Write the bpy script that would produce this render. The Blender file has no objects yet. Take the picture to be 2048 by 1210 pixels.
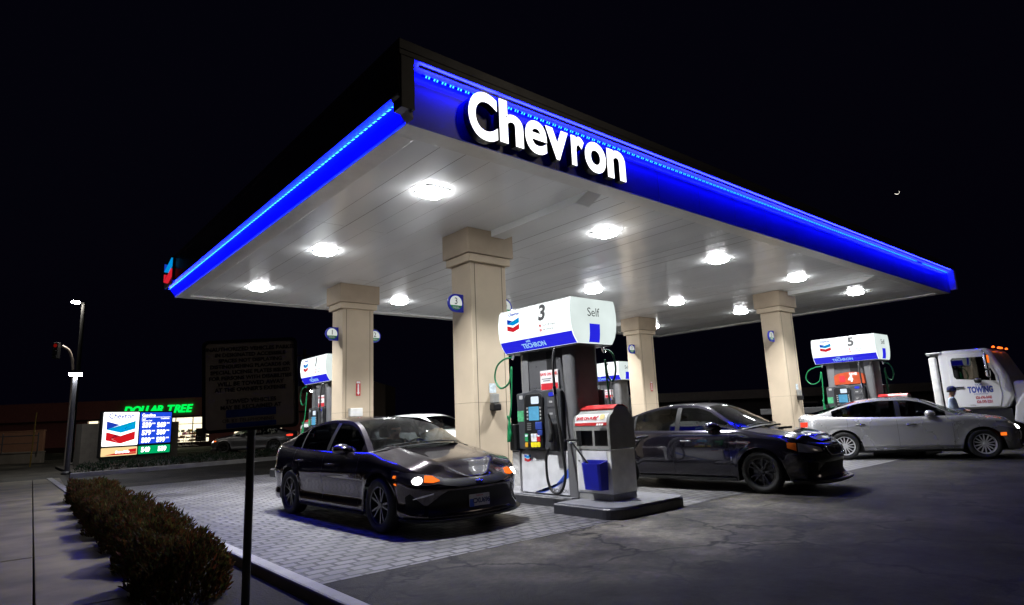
import bpy, bmesh, math, random
from mathutils import Matrix, Vector
random.seed(7)
S = bpy.context.scene
COL = S.collection
PI = math.pi
R = math.radians

# ------------------------------------------------------------------ helpers
class MB:
    """collects vertices and faces, links them as ONE mesh object"""
    def __init__(s): s.v = []; s.f = []; s.m = []
    def add(s, vs, fs, mi=0):
        o = len(s.v); s.v += [tuple(p) for p in vs]
        for f in fs: s.f.append(tuple(i + o for i in f)); s.m.append(mi)
        return s
    def box(s, a, b, mi=0, M=None):
        x0, y0, z0 = a; x1, y1, z1 = b
        vs = [Vector(p) for p in ((x0,y0,z0),(x1,y0,z0),(x1,y1,z0),(x0,y1,z0),(x0,y0,z1),(x1,y0,z1),(x1,y1,z1),(x0,y1,z1))]
        if M: vs = [M @ p for p in vs]
        return s.add(vs, [(0,3,2,1),(4,5,6,7),(0,1,5,4),(1,2,6,5),(2,3,7,6),(3,0,4,7)], mi)
    def grid(s, P, mi=0, flip=False, closed=False):
        n, k = len(P), len(P[0]); vs = [p for r in P for p in r]; fs = []
        for i in range(n - (0 if closed else 1)):
            for j in range(k - 1):
                i2 = (i + 1) % n
                q = (i*k+j, i2*k+j, i2*k+j+1, i*k+j+1)
                fs.append(q[::-1] if flip else q)
        return s.add(vs, fs, mi)
    def tube(s, pts, r, n=8, mi=0, caps=True):
        pts = [Vector(p) for p in pts]; rings = []
        t0 = (pts[1] - pts[0]).normalized()
        up = Vector((0,0,1)) if abs(t0.z) < .9 else Vector((1,0,0))
        a = t0.cross(up).normalized()
        for i, p in enumerate(pts):
            t = (pts[min(i+1, len(pts)-1)] - pts[max(i-1, 0)]).normalized()
            a = (a - t * a.dot(t)).normalized(); b = t.cross(a)
            rr = r[i] if isinstance(r, (list, tuple)) else r
            rings.append([p + (a*math.cos(2*PI*k/n) + b*math.sin(2*PI*k/n))*rr for k in range(n)])
        vs = [q for g in rings for q in g]; fs = []
        for i in range(len(pts)-1):
            for k in range(n):
                k2 = (k+1) % n
                fs.append((i*n+k, i*n+k2, (i+1)*n+k2, (i+1)*n+k))
        if caps: fs.append(tuple(range(n-1, -1, -1))); fs.append(tuple((len(pts)-1)*n+k for k in range(n)))
        return s.add(vs, fs, mi)
    def lathe(s, prof, n=32, mi=0, M=None, closed=False):
        """profile [(r, h)] turned about local z"""
        M = M or Matrix(); rings = []
        for k in range(n):
            a = 2*PI*k/n
            rings.append([M @ Vector((r*math.cos(a), r*math.sin(a), h)) for r, h in prof])
        if closed: rings = [g + [g[0]] for g in rings]
        return s.grid(rings, mi, closed=True)
    def prism(s, poly, M, d0, d1, mi=0, mi_side=None):
        """2d polygon in the frame M, extruded along its normal from d0 to d1"""
        n = len(poly); ms = mi if mi_side is None else mi_side
        vs = [M @ Vector((p[0], p[1], d0)) for p in poly] + [M @ Vector((p[0], p[1], d1)) for p in poly]
        s.add(vs, [tuple(range(n, 2*n))], mi); o = len(s.v) - 2*n
        s.f.append(tuple(o + i for i in range(n-1, -1, -1))); s.m.append(ms)
        for i in range(n):
            j = (i+1) % n; s.f.append((o+i, o+j, o+n+j, o+n+i)); s.m.append(ms)
        return s
    def mesh(s, me, M=None, mi=0):
        M = M or Matrix()
        return s.add([M @ v.co for v in me.vertices], [tuple(p.vertices) for p in me.polygons], mi)
    def build(s, name, mats, parent=None, M=None, smooth=None, bevel=0, seg=2):
        me = bpy.data.meshes.new(name); me.from_pydata(s.v, [], s.f); me.update()
        if not isinstance(mats, (list, tuple)): mats = [mats]
        for m in mats: me.materials.append(m)
        me.polygons.foreach_set('material_index', [min(i, len(mats)-1) for i in s.m])
        if smooth is not None:
            me.polygons.foreach_set('use_smooth', [True]*len(me.polygons))
            if smooth < 179: me.set_sharp_from_angle(angle=R(smooth))
        o = bpy.data.objects.new(name, me); COL.objects.link(o)
        if parent: o.parent = parent
        if M: o.matrix_local = M
        if bevel:
            b = o.modifiers.new('edge', 'BEVEL'); b.width = bevel; b.segments = seg; b.limit_method = 'ANGLE'; b.angle_limit = R(35)
            b.harden_normals = False
        return o

def tag(o, label=None, cat=None, group=None, kind=None):
    if label: o['label'] = label
    if cat: o['category'] = cat
    if group: o['group'] = group
    if kind: o['kind'] = kind
    return o

def thing(name, label, cat, loc=(0,0,0), rz=0, group=None):
    o = bpy.data.objects.new(name, None); COL.objects.link(o)
    o.location = loc; o.rotation_euler = (0,0,rz); o.empty_display_size = .2
    return tag(o, label, cat, group)

def copy_tree(o, parent=None):
    c = o.copy(); COL.objects.link(c); c.parent = parent
    for ch in list(o.children): copy_tree(ch, c)
    return c

def frame(o, right, up):
    r = Vector(right).normalized(); u = Vector(up); u = (u - r*u.dot(r)).normalized(); n = r.cross(u)
    M = Matrix((r, u, n)).transposed().to_4x4(); M.translation = Vector(o); return M

def text(body, size, depth=.002, offset=0, align='CENTER', shear=0, space=1.0, res=3, valign='CENTER'):
    cu = bpy.data.curves.new('lettering', 'FONT'); cu.body = body; cu.size = size; cu.extrude = depth; cu.offset = offset
    cu.align_x = align; cu.align_y = valign; cu.shear = shear; cu.space_character = space; cu.resolution_u = res
    o = bpy.data.objects.new('lettering', cu); COL.objects.link(o)
    dg = bpy.context.evaluated_depsgraph_get()
    me = bpy.data.meshes.new_from_object(o.evaluated_get(dg))
    bpy.data.objects.remove(o); bpy.data.curves.remove(cu)
    return me

def rrect(w, h, r, n=4, cx=0, cy=0):
    pts = []
    for sx, sy, a0 in ((1,-1,-90),(1,1,0),(-1,1,90),(-1,-1,180)):
        for k in range(n+1):
            a = R(a0 + 90*k/n); pts.append((cx + sx*(w/2-r) + r*math.cos(a), cy + sy*(h/2-r) + r*math.sin(a)))
    return pts

def smooth01(t): t = max(0, min(1, t)); return t*t*(3-2*t)

def curve(pts, n=10):
    """Catmull-Rom through points"""
    P = [Vector(p) for p in pts]; P = [2*P[0]-P[1]] + P + [2*P[-1]-P[-2]]; out = []
    for i in range(1, len(P)-2):
        for k in range(n):
            t = k/n; a, b, c, d = P[i-1], P[i], P[i+1], P[i+2]
            out.append(.5*((2*b) + (c-a)*t + (2*a-5*b+4*c-d)*t*t + (3*b-a-3*c+d)*t**3))
    out.append(P[-2]); return out

def interp(pts):
    """monotone cubic through [(x, y)]"""
    pts = sorted(pts); X = [p[0] for p in pts]; Y = [p[1] for p in pts]; n = len(X)
    d = [(Y[i+1]-Y[i])/(X[i+1]-X[i]) for i in range(n-1)]
    m = [d[0]] + [0 if d[i-1]*d[i] <= 0 else 2*d[i-1]*d[i]/(d[i-1]+d[i]) for i in range(1, n-1)] + [d[-1]]
    def g(x):
        if x <= X[0]: return Y[0]
        if x >= X[-1]: return Y[-1]
        i = max(k for k in range(n-1) if X[k] <= x)
        h = X[i+1]-X[i]; t = (x-X[i])/h
        return (2*t**3-3*t*t+1)*Y[i] + (t**3-2*t*t+t)*h*m[i] + (3*t*t-2*t**3)*Y[i+1] + (t**3-t*t)*h*m[i+1]
    return g

# ------------------------------------------------------------------ materials
def nodes(name):
    m = bpy.data.materials.new(name); m.use_nodes = True; nt = m.node_tree; nt.nodes.clear()
    out = nt.nodes.new('ShaderNodeOutputMaterial'); return m, nt, out
def nd(nt, t, **k):
    n = nt.nodes.new(t)
    for a, v in k.items(): setattr(n, a, v)
    return n
def mat(name, c, rough=.5, metal=0, coat=0, var=.12, vscale=6, bump=0, bscale=60, spec=.5):
    m, nt, out = nodes(name); b = nd(nt, 'ShaderNodeBsdfPrincipled'); L = nt.links.new
    b.inputs['Metallic'].default_value = metal; b.inputs['Specular IOR Level'].default_value = spec
    if coat: b.inputs['Coat Weight'].default_value = coat; b.inputs['Coat Roughness'].default_value = .03
    tc = nd(nt, 'ShaderNodeTexCoord'); nz = nd(nt, 'ShaderNodeTexNoise'); nz.inputs['Scale'].default_value = vscale; nz.inputs['Detail'].default_value = 5
    L(tc.outputs['Object'], nz.inputs['Vector'])
    rp = nd(nt, 'ShaderNodeValToRGB'); rp.color_ramp.elements[0].position = .3; rp.color_ramp.elements[1].position = .7
    rp.color_ramp.elements[0].color = (*[x*(1-var) for x in c], 1); rp.color_ramp.elements[1].color = (*[min(1, x*(1+var)) for x in c], 1)
    L(nz.outputs['Fac'], rp.inputs['Fac']); L(rp.outputs['Color'], b.inputs['Base Color'])
    mr = nd(nt, 'ShaderNodeMapRange'); mr.inputs['To Min'].default_value = max(.02, rough*.85); mr.inputs['To Max'].default_value = min(1, rough*1.2)
    L(nz.outputs['Fac'], mr.inputs['Value']); L(mr.outputs['Result'], b.inputs['Roughness'])
    if bump:
        n2 = nd(nt, 'ShaderNodeTexNoise'); n2.inputs['Scale'].default_value = bscale; n2.inputs['Detail'].default_value = 6
        bp = nd(nt, 'ShaderNodeBump'); bp.inputs['Strength'].default_value = bump; bp.inputs['Distance'].default_value = .01
        L(tc.outputs['Object'], n2.inputs['Vector']); L(n2.outputs['Fac'], bp.inputs['Height']); L(bp.outputs['Normal'], b.inputs['Normal'])
    L(b.outputs[0], out.inputs[0]); return m
def glow(name, c, s, sample=True, var=0, vscale=4):
    m, nt, out = nodes(name); e = nd(nt, 'ShaderNodeEmission'); L = nt.links.new
    e.inputs[1].default_value = s; e.inputs[0].default_value = (*c, 1)
    if var:
        tc = nd(nt, 'ShaderNodeTexCoord'); nz = nd(nt, 'ShaderNodeTexNoise'); nz.inputs['Scale'].default_value = vscale
        mx = nd(nt, 'ShaderNodeMapRange'); mx.inputs['To Min'].default_value = s*(1-var); mx.inputs['To Max'].default_value = s*(1+var)
        L(tc.outputs['Object'], nz.inputs['Vector']); L(nz.outputs['Fac'], mx.inputs['Value']); L(mx.outputs[0], e.inputs[1])
    # a clear glossy cover over the lit face
    g = nd(nt, 'ShaderNodeBsdfGlossy'); g.inputs['Roughness'].default_value = .15; ad = nd(nt, 'ShaderNodeMixShader'); ad.inputs[0].default_value = .04
    L(e.outputs[0], ad.inputs[1]); L(g.outputs[0], ad.inputs[2]); L(ad.outputs[0], out.inputs[0])
    if not sample: m.cycles.emission_sampling = 'NONE'
    return m
def led_mat(name, axis, base, dot, keep):
    m, nt, out = nodes(name); L = nt.links.new
    tc = nd(nt, 'ShaderNodeTexCoord'); sp = nd(nt, 'ShaderNodeSeparateXYZ'); L(tc.outputs['Object'], sp.inputs[0]); c = sp.outputs[axis]
    def M2(op, a, b=None):
        n = nd(nt, 'ShaderNodeMath', operation=op)
        for k, v in enumerate((a, b)):
            if v is None: continue
            if isinstance(v, (int, float)): n.inputs[k].default_value = v
            else: L(v, n.inputs[k])
        return n.outputs[0]
    md = M2('MODULO', c, .118); d1 = M2('ABSOLUTE', M2('SUBTRACT', md, .03)); d2 = M2('ABSOLUTE', M2('SUBTRACT', md, .072))
    on = M2('LESS_THAN', M2('MINIMUM', d1, d2), .0095)
    nz = nd(nt, 'ShaderNodeTexNoise'); nz.inputs['Scale'].default_value = .45; nz.inputs['Detail'].default_value = 3; L(tc.outputs['Object'], nz.inputs['Vector'])
    on = M2('MULTIPLY', on, M2('GREATER_THAN', nz.outputs['Fac'], keep))
    e = nd(nt, 'ShaderNodeEmission'); e.inputs[0].default_value = (.0002,.0003,1,1); e.inputs[1].default_value = base
    e2 = nd(nt, 'ShaderNodeEmission'); e2.inputs[0].default_value = (.04,.55,1,1); e2.inputs[1].default_value = dot
    mx = nd(nt, 'ShaderNodeMixShader'); L(on, mx.inputs[0]); L(e.outputs[0], mx.inputs[1]); L(e2.outputs[0], mx.inputs[2]); L(mx.outputs[0], out.inputs[0]); return m
def glass(name, tint, refl=.06):
    m, nt, out = nodes(name); L = nt.links.new
    t = nd(nt, 'ShaderNodeBsdfTransparent'); t.inputs[0].default_value = (*tint, 1)
    g = nd(nt, 'ShaderNodeBsdfGlossy'); g.inputs['Roughness'].default_value = .02
    lw = nd(nt, 'ShaderNodeLayerWeight'); lw.inputs['Blend'].default_value = .5
    pw = nd(nt, 'ShaderNodeMath', operation='POWER'); pw.inputs[1].default_value = 4
    ma = nd(nt, 'ShaderNodeMath', operation='MULTIPLY_ADD'); ma.inputs[1].default_value = .85; ma.inputs[2].default_value = refl
    mx = nd(nt, 'ShaderNodeMixShader')
    L(lw.outputs['Facing'], pw.inputs[0]); L(pw.outputs[0], ma.inputs[0]); L(ma.outputs[0], mx.inputs[0])
    L(t.outputs[0], mx.inputs[1]); L(g.outputs[0], mx.inputs[2]); L(mx.outputs[0], out.inputs[0]); return m

M = {}
M['tan'] = mat('tan_stucco', (.56,.46,.335), .75, var=.10, vscale=1.3, bump=.4, bscale=120)
M['tan_shaded'] = mat('tan_stucco_shaded', (.40,.315,.225), .7, var=.08, vscale=3, bump=.2, bscale=120)  # stucco darkened for the capital, its shade put into the colour
M['joint'] = mat('joint_line', (.10,.08,.06), .8)
M['white_panel'] = mat('soffit_white', (.82,.83,.82), .22, var=.05, vscale=.7, spec=.6)
M['white_paint'] = mat('white_paint', (.74,.75,.76), .4, var=.05)
M['housing'] = mat('lamp_housing', (.5,.5,.5), .4)
M['fascia_dark'] = mat('fascia_dark_bronze', (.020,.014,.010), .35, var=.2)
M['fascia_blue'] = mat('fascia_blue', (.035,.04,.88), .25, var=.08, vscale=.8)
M['cove_blue'] = mat('cove_blue', (.55,.45,.88), .3, var=.05)
M['flash'] = mat('aluminium_flashing', (.62,.61,.59), .35, metal=.2, var=.06)
M['lens'] = glow('lamp_lens', (.97,.985,1), 70)
M['lens_side'] = glow('lamp_lens_side', (.97,.985,1), 62)
M['led_x'] = led_mat('led_tape', 0, 3, 2.4, .36); M['led_hid'] = glow('hidden_led_bar', (.006,.010,1), 250)
M['led_y'] = led_mat('led_tape_side', 1, 190, 6, .30)
M['letter'] = glow('sign_letter_face', (1,1,1), 2.2)
M['letter_side'] = mat('sign_letter_side', (.02,.02,.025), .4)
M['valance'] = glow('valance_face', (.93,1,1), 1.35, var=.1, vscale=2)
M['valance_end'] = glow('valance_end', (.86,.97,.94), .84, var=.16, vscale=2.5)
M['val_blue'] = glow('valance_blue', (.02,.02,.72), 1.0, var=.1)
M['val_text'] = glow('valance_light_text', (.35,.65,1), .9, sample=False)
M['logo_blue'] = glow('logo_light_blue', (.0,.35,.9), .75, sample=False)
M['logo_navy'] = glow('logo_deep_blue', (.01,.06,.62), .75, sample=False)
M['logo_red'] = glow('logo_red', (.85,.02,.04), .75, sample=False)
M['logo_wine'] = glow('logo_dark_red', (.5,.01,.03), .75, sample=False)
M['ink'] = mat('black_ink', (.01,.01,.012), .5)
M['ink_red'] = mat('red_ink', (.55,.02,.03), .5)
M['ink_blue'] = mat('blue_ink', (.02,.07,.45), .5)
M['ink_green'] = mat('green_ink', (.03,.32,.12), .5)
M['paper'] = mat('white_decal', (.78,.78,.78), .45)
M['pump_grey'] = mat('pump_dark_grey', (.085,.085,.09), .28, var=.1)
M['pump_side'] = mat('pump_side_grey', (.16,.16,.165), .3, var=.1)
M['pump_white'] = mat('pump_white', (.72,.72,.74), .3)
M['console'] = mat('console_plastic', (.05,.053,.06), .4)
M['black'] = mat('black_plastic', (.012,.012,.013), .35)
M['rubber'] = mat('black_rubber', (.012,.012,.012), .55)
M['hose_green'] = mat('green_hose', (.004,.16,.055), .4)
M['chrome'] = mat('chrome', (.75,.75,.76), .12, metal=1, var=.04)
M['steel'] = mat('steel', (.4,.4,.41), .4, metal=.8)
M['screen'] = glow('pump_screen', (.12,.42,.68), .95, var=.25, vscale=14)
M['screen_white'] = glow('pump_display', (.75,.85,1), 1.05)
M['yellow'] = mat('yellow_button', (.85,.72,.02), .4)
M['blue_plastic'] = mat('blue_bucket_plastic', (.015,.02,.36), .32)
M['bin_grey'] = mat('bin_grey', (.28,.28,.265), .45)
M['bin_white'] = mat('bin_white', (.76,.76,.73), .45)
M['bin_red'] = mat('bin_red', (.55,.03,.03), .4)
M['curb_black'] = mat('painted_island_edge', (.03,.03,.033), .32, bump=.4, bscale=25)
M['island_top'] = mat('island_concrete', (.15,.15,.16), .55, var=.25, bump=.3, bscale=40)
M['dark_steel'] = mat('dark_painted_steel', (.05,.05,.052), .5, metal=.3)
M['soil'] = mat('soil', (.014,.010,.007), .95, var=.4, vscale=20, bump=.6, bscale=40)  # extra dark, the kerb's shadow on the planter is put into the colour
M['skin'] = mat('skin', (.42,.24,.16), .55)
M['shirt'] = mat('pale_blue_shirt', (.66,.78,.92), .8)
M['navy'] = mat('navy_cloth', (.02,.028,.10), .8)
M['cloth_dark'] = mat('dark_cloth', (.03,.03,.035), .85)
M['hair'] = mat('dark_hair', (.015,.011,.009), .6)
M['brick'] = mat('monument_block', (.13,.115,.095), .85, var=.15, vscale=3, bump=.4, bscale=30)
M['store_wall'] = mat('store_wall', (.42,.15,.12), .85, var=.12)
M['store_dark'] = mat('store_dark_base', (.06,.02,.02), .8)
M['neon_green'] = glow('green_sign', (.0,1,.10), 1.1)
M['amber'] = glow('amber_lamp', (1,.28,.03), 4)
M['amber_soft'] = glow('amber_lens_lit', (1,.17,.015), 1.15, sample=False)
M['red_lens'] = mat('red_lens', (.42,.012,.012), .12, coat=1)
M['red_glow'] = glow('tail_lamp', (1,.06,.03), 1.2, sample=False)
M['head'] = glow('headlamp', (1,.97,.92), 9)
M['street'] = glow('street_lamp_lens', (.95,.97,1), 240); M['street_far'] = glow('street_lamp_lens_far', (1,.93,.82), 700)
M['moon'] = glow('moon_lit_limb', (1,.93,.8), 1.6, sample=False)
M['leaf_d'] = M['pump_side']
M['tyre'] = mat('tyre_rubber', (.016,.016,.016), .7, bump=.2)
M['glass'] = glass('car_glass', (.62,.68,.64))
M['glass_dark'] = glass('tinted_glass', (.12,.13,.14))
M['lens_clear'] = glass('lamp_cover', (.75,.75,.75), .1)
M['interior'] = mat('car_interior', (.045,.043,.042), .75)
M['dash'] = mat('dashboard', (.02,.02,.021), .6)
M['rim_dark'] = mat('wheel_dark_alloy', (.085,.085,.09), .25, metal=.7)
M['rim_bright'] = mat('wheel_bright_alloy', (.80,.80,.82), .3, metal=.35)

def paint(name, c, metal=.55, rough=.32):
    m = mat(name, c, rough, metal=metal, coat=1, var=.04, vscale=2); return m
M['p_grey'] = paint('bronze_grey_paint', (.060,.050,.056), .85, .20)
M['p_navy'] = paint('near_black_navy_paint', (.016,.014,.026), .7, .20)
M['p_silver'] = paint('silver_paint', (.70,.70,.72), .6, .26)
M['pole_dark'] = mat('matt_dark_pole', (.008,.008,.008), .9, spec=.05)
M['p_white'] = paint('white_car_paint', (.75,.75,.75), 0, .35)
M['p_truck'] = paint('truck_white_paint', (.68,.68,.68), 0, .4)
M['p_black'] = paint('black_car_paint', (.012,.012,.013), 0, .3)

# random tint per leaf
def leaf_mat(name, cols):
    m, nt, out = nodes(name); L = nt.links.new
    g = nd(nt, 'ShaderNodeNewGeometry'); rp = nd(nt, 'ShaderNodeValToRGB')
    e = rp.color_ramp.elements
    while len(e) < len(cols): e.new(.5)
    for i, c in enumerate(cols): e[i].position = i/(len(cols)-1); e[i].color = (*c, 1)
    b = nd(nt, 'ShaderNodeBsdfPrincipled'); b.inputs['Roughness'].default_value = .75; b.inputs['Specular IOR Level'].default_value = .15
    t = nd(nt, 'ShaderNodeBsdfTranslucent'); mx = nd(nt, 'ShaderNodeMixShader'); mx.inputs[0].default_value = .42
    L(g.outputs['Random Per Island'], rp.inputs[0]); L(rp.outputs[0], b.inputs['Base Color']); L(rp.outputs[0], t.inputs[0])
    L(b.outputs[0], mx.inputs[1]); L(t.outputs[0], mx.inputs[2]); L(mx.outputs[0], out.inputs[0]); return m
M['bush'] = leaf_mat('bush_leaf', [(.02,.036,.010),(.085,.022,.010),(.045,.06,.014),(.12,.032,.013),(.02,.03,.008),(.12,.10,.024)])
M['shrub'] = leaf_mat('shrub_leaf', [(.02,.04,.024),(.035,.06,.035),(.012,.028,.015)])
M['twig'] = mat('twig', (.05,.035,.022), .9)

# soffit: long painted panels with dark seams running away from the lettered edge
def soffit_mat():
    m, nt, out = nodes('soffit_panels'); L = nt.links.new
    b = nd(nt, 'ShaderNodeBsdfPrincipled'); b.inputs['Roughness'].default_value = .2; b.inputs['Specular IOR Level'].default_value = .9
    tc = nd(nt, 'ShaderNodeTexCoord'); nz = nd(nt, 'ShaderNodeTexNoise'); nz.inputs['Scale'].default_value = .5; nz.inputs['Detail'].default_value = 8
    mp = nd(nt, 'ShaderNodeMapping'); mp.inputs['Scale'].default_value = (2.5,.5,1)
    L(tc.outputs['Object'], mp.inputs[0]); L(mp.outputs[0], nz.inputs['Vector'])
    rp = nd(nt, 'ShaderNodeValToRGB'); rp.color_ramp.elements[0].position = .3; rp.color_ramp.elements[1].position = .75
    rp.color_ramp.elements[0].color = (.80,.815,.82,1); rp.color_ramp.elements[1].color = (.90,.905,.895,1)
    L(nz.outputs['Fac'], rp.inputs[0]); L(rp.outputs[0], b.inputs['Base Color'])
    n2 = nd(nt, 'ShaderNodeTexNoise'); n2.inputs['Scale'].default_value = 1.6; L(mp.outputs[0], n2.inputs['Vector'])
    mr = nd(nt, 'ShaderNodeMapRange'); mr.inputs['To Min'].default_value = .10; mr.inputs['To Max'].default_value = .26
    L(n2.outputs['Fac'], mr.inputs['Value']); L(mr.outputs[0], b.inputs['Roughness'])
    bp = nd(nt, 'ShaderNodeBump'); bp.inputs['Strength'].default_value = .06; bp.inputs['Distance'].default_value = .02
    n3 = nd(nt, 'ShaderNodeTexNoise'); n3.inputs['Scale'].default_value = 3; L(tc.outputs['Object'], n3.inputs['Vector'])
    L(n3.outputs['Fac'], bp.inputs['Height']); L(bp.outputs[0], b.inputs['Normal'])
    L(b.outputs[0], out.inputs[0]); return m
M['soffit'] = soffit_mat()

def paver_mat():
    m, nt, out = nodes('concrete_pavers'); L = nt.links.new
    b = nd(nt, 'ShaderNodeBsdfPrincipled'); tc = nd(nt, 'ShaderNodeTexCoord')
    # slightly wavy laying
    wn = nd(nt, 'ShaderNodeTexNoise'); wn.inputs['Scale'].default_value = 2.2; L(tc.outputs['Object'], wn.inputs['Vector'])
    vm = nd(nt, 'ShaderNodeVectorMath', operation='SCALE'); vm.inputs['Scale'].default_value = .05; L(wn.outputs['Color'], vm.inputs[0])
    va = nd(nt, 'ShaderNodeVectorMath', operation='ADD'); L(tc.outputs['Object'], va.inputs[0]); L(vm.outputs[0], va.inputs[1])
    br = nd(nt, 'ShaderNodeTexBrick'); br.inputs['Scale'].default_value = 1; br.inputs['Brick Width'].default_value = .235; br.inputs['Row Height'].default_value = .16
    br.inputs['Mortar Size'].default_value = .021; br.inputs['Mortar Smooth'].default_value = .25; br.inputs['Bias'].default_value = 0
    br.inputs['Color1'].default_value = (.0,0,0,1); br.inputs['Color2'].default_value = (1,1,1,1); br.inputs['Mortar'].default_value = (0,0,0,1)
    L(va.outputs[0], br.inputs['Vector'])
    n1 = nd(nt, 'ShaderNodeTexNoise'); n1.inputs['Scale'].default_value = .45; n1.inputs['Detail'].default_value = 6; L(tc.outputs['Object'], n1.inputs['Vector'])
    n2 = nd(nt, 'ShaderNodeTexNoise'); n2.inputs['Scale'].default_value = 30; n2.inputs['Detail'].default_value = 4; L(tc.outputs['Object'], n2.inputs['Vector'])
    r1 = nd(nt, 'ShaderNodeValToRGB'); r1.color_ramp.elements[0].position = .3; r1.color_ramp.elements[1].position = .7
    r1.color_ramp.elements[0].color = (.10,.098,.098,1); r1.color_ramp.elements[1].color = (.225,.218,.215,1); L(n1.outputs['Fac'], r1.inputs[0])
    mx = nd(nt, 'ShaderNodeMixRGB', blend_type='MULTIPLY'); mx.inputs[0].default_value = .35; L(r1.outputs[0], mx.inputs[1])
    r2 = nd(nt, 'ShaderNodeMapRange'); r2.inputs['To Min'].default_value = .35; r2.inputs['To Max'].default_value = 1.45; L(br.outputs['Color'], r2.inputs['Value']); L(r2.outputs[0], mx.inputs[2])
    mx2 = nd(nt, 'ShaderNodeMixRGB', blend_type='MULTIPLY'); mx2.inputs[0].default_value = .5; L(mx.outputs[0], mx2.inputs[1]); L(n2.outputs['Fac'], mx2.inputs[2])
    # joints open and close
    n4 = nd(nt, 'ShaderNodeTexNoise'); n4.inputs['Scale'].default_value = 1.3; n4.inputs['Detail'].default_value = 5; L(tc.outputs['Object'], n4.inputs['Vector'])
    jr = nd(nt, 'ShaderNodeMapRange'); jr.inputs['From Min'].default_value = .36; jr.inputs['From Max'].default_value = .56; jr.inputs['To Min'].default_value = .62; L(n4.outputs['Fac'], jr.inputs['Value'])
    jm = nd(nt, 'ShaderNodeMath', operation='MULTIPLY'); L(br.outputs['Fac'], jm.inputs[0]); L(jr.outputs[0], jm.inputs[1])
    mo = nd(nt, 'ShaderNodeMixRGB'); mo.inputs[2].default_value = (.012,.011,.011,1); L(jm.outputs[0], mo.inputs[0]); L(mx2.outputs[0], mo.inputs[1])
    # oil drips and tyre tracks
    n5 = nd(nt, 'ShaderNodeTexNoise'); n5.inputs['Scale'].default_value = .9; n5.inputs['Detail'].default_value = 7; n5.inputs['Roughness'].default_value = .65; L(tc.outputs['Object'], n5.inputs['Vector'])
    r5 = nd(nt, 'ShaderNodeValToRGB'); r5.color_ramp.elements[0].position = .34; r5.color_ramp.elements[0].color = (.42,.41,.42,1); r5.color_ramp.elements[1].position = .47; r5.color_ramp.elements[1].color = (1,1,1,1); L(n5.outputs['Fac'], r5.inputs[0])
    m5 = nd(nt, 'ShaderNodeMixRGB', blend_type='MULTIPLY'); m5.inputs[0].default_value = .8; L(mo.outputs[0], m5.inputs[1]); L(r5.outputs[0], m5.inputs[2])
    L(m5.outputs[0], b.inputs['Base Color'])
    rr = nd(nt, 'ShaderNodeMapRange'); rr.inputs['To Min'].default_value = .38; rr.inputs['To Max'].default_value = .75; L(n1.outputs['Fac'], rr.inputs['Value']); L(rr.outputs[0], b.inputs['Roughness'])
    hh = nd(nt, 'ShaderNodeMath', operation='MULTIPLY_ADD'); hh.inputs[1].default_value = -1; L(jm.outputs[0], hh.inputs[0])
    h2 = nd(nt, 'ShaderNodeMath', operation='MULTIPLY'); h2.inputs[1].default_value = .25; L(n2.outputs['Fac'], h2.inputs[0]); L(h2.outputs[0], hh.inputs[2])
    bp = nd(nt, 'ShaderNodeBump'); bp.inputs['Strength'].default_value = .8; bp.inputs['Distance'].default_value = .012; L(hh.outputs[0], bp.inputs['Height']); L(bp.outputs[0], b.inputs['Normal'])
    L(b.outputs[0], out.inputs[0]); return m
M['pavers'] = paver_mat()

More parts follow.
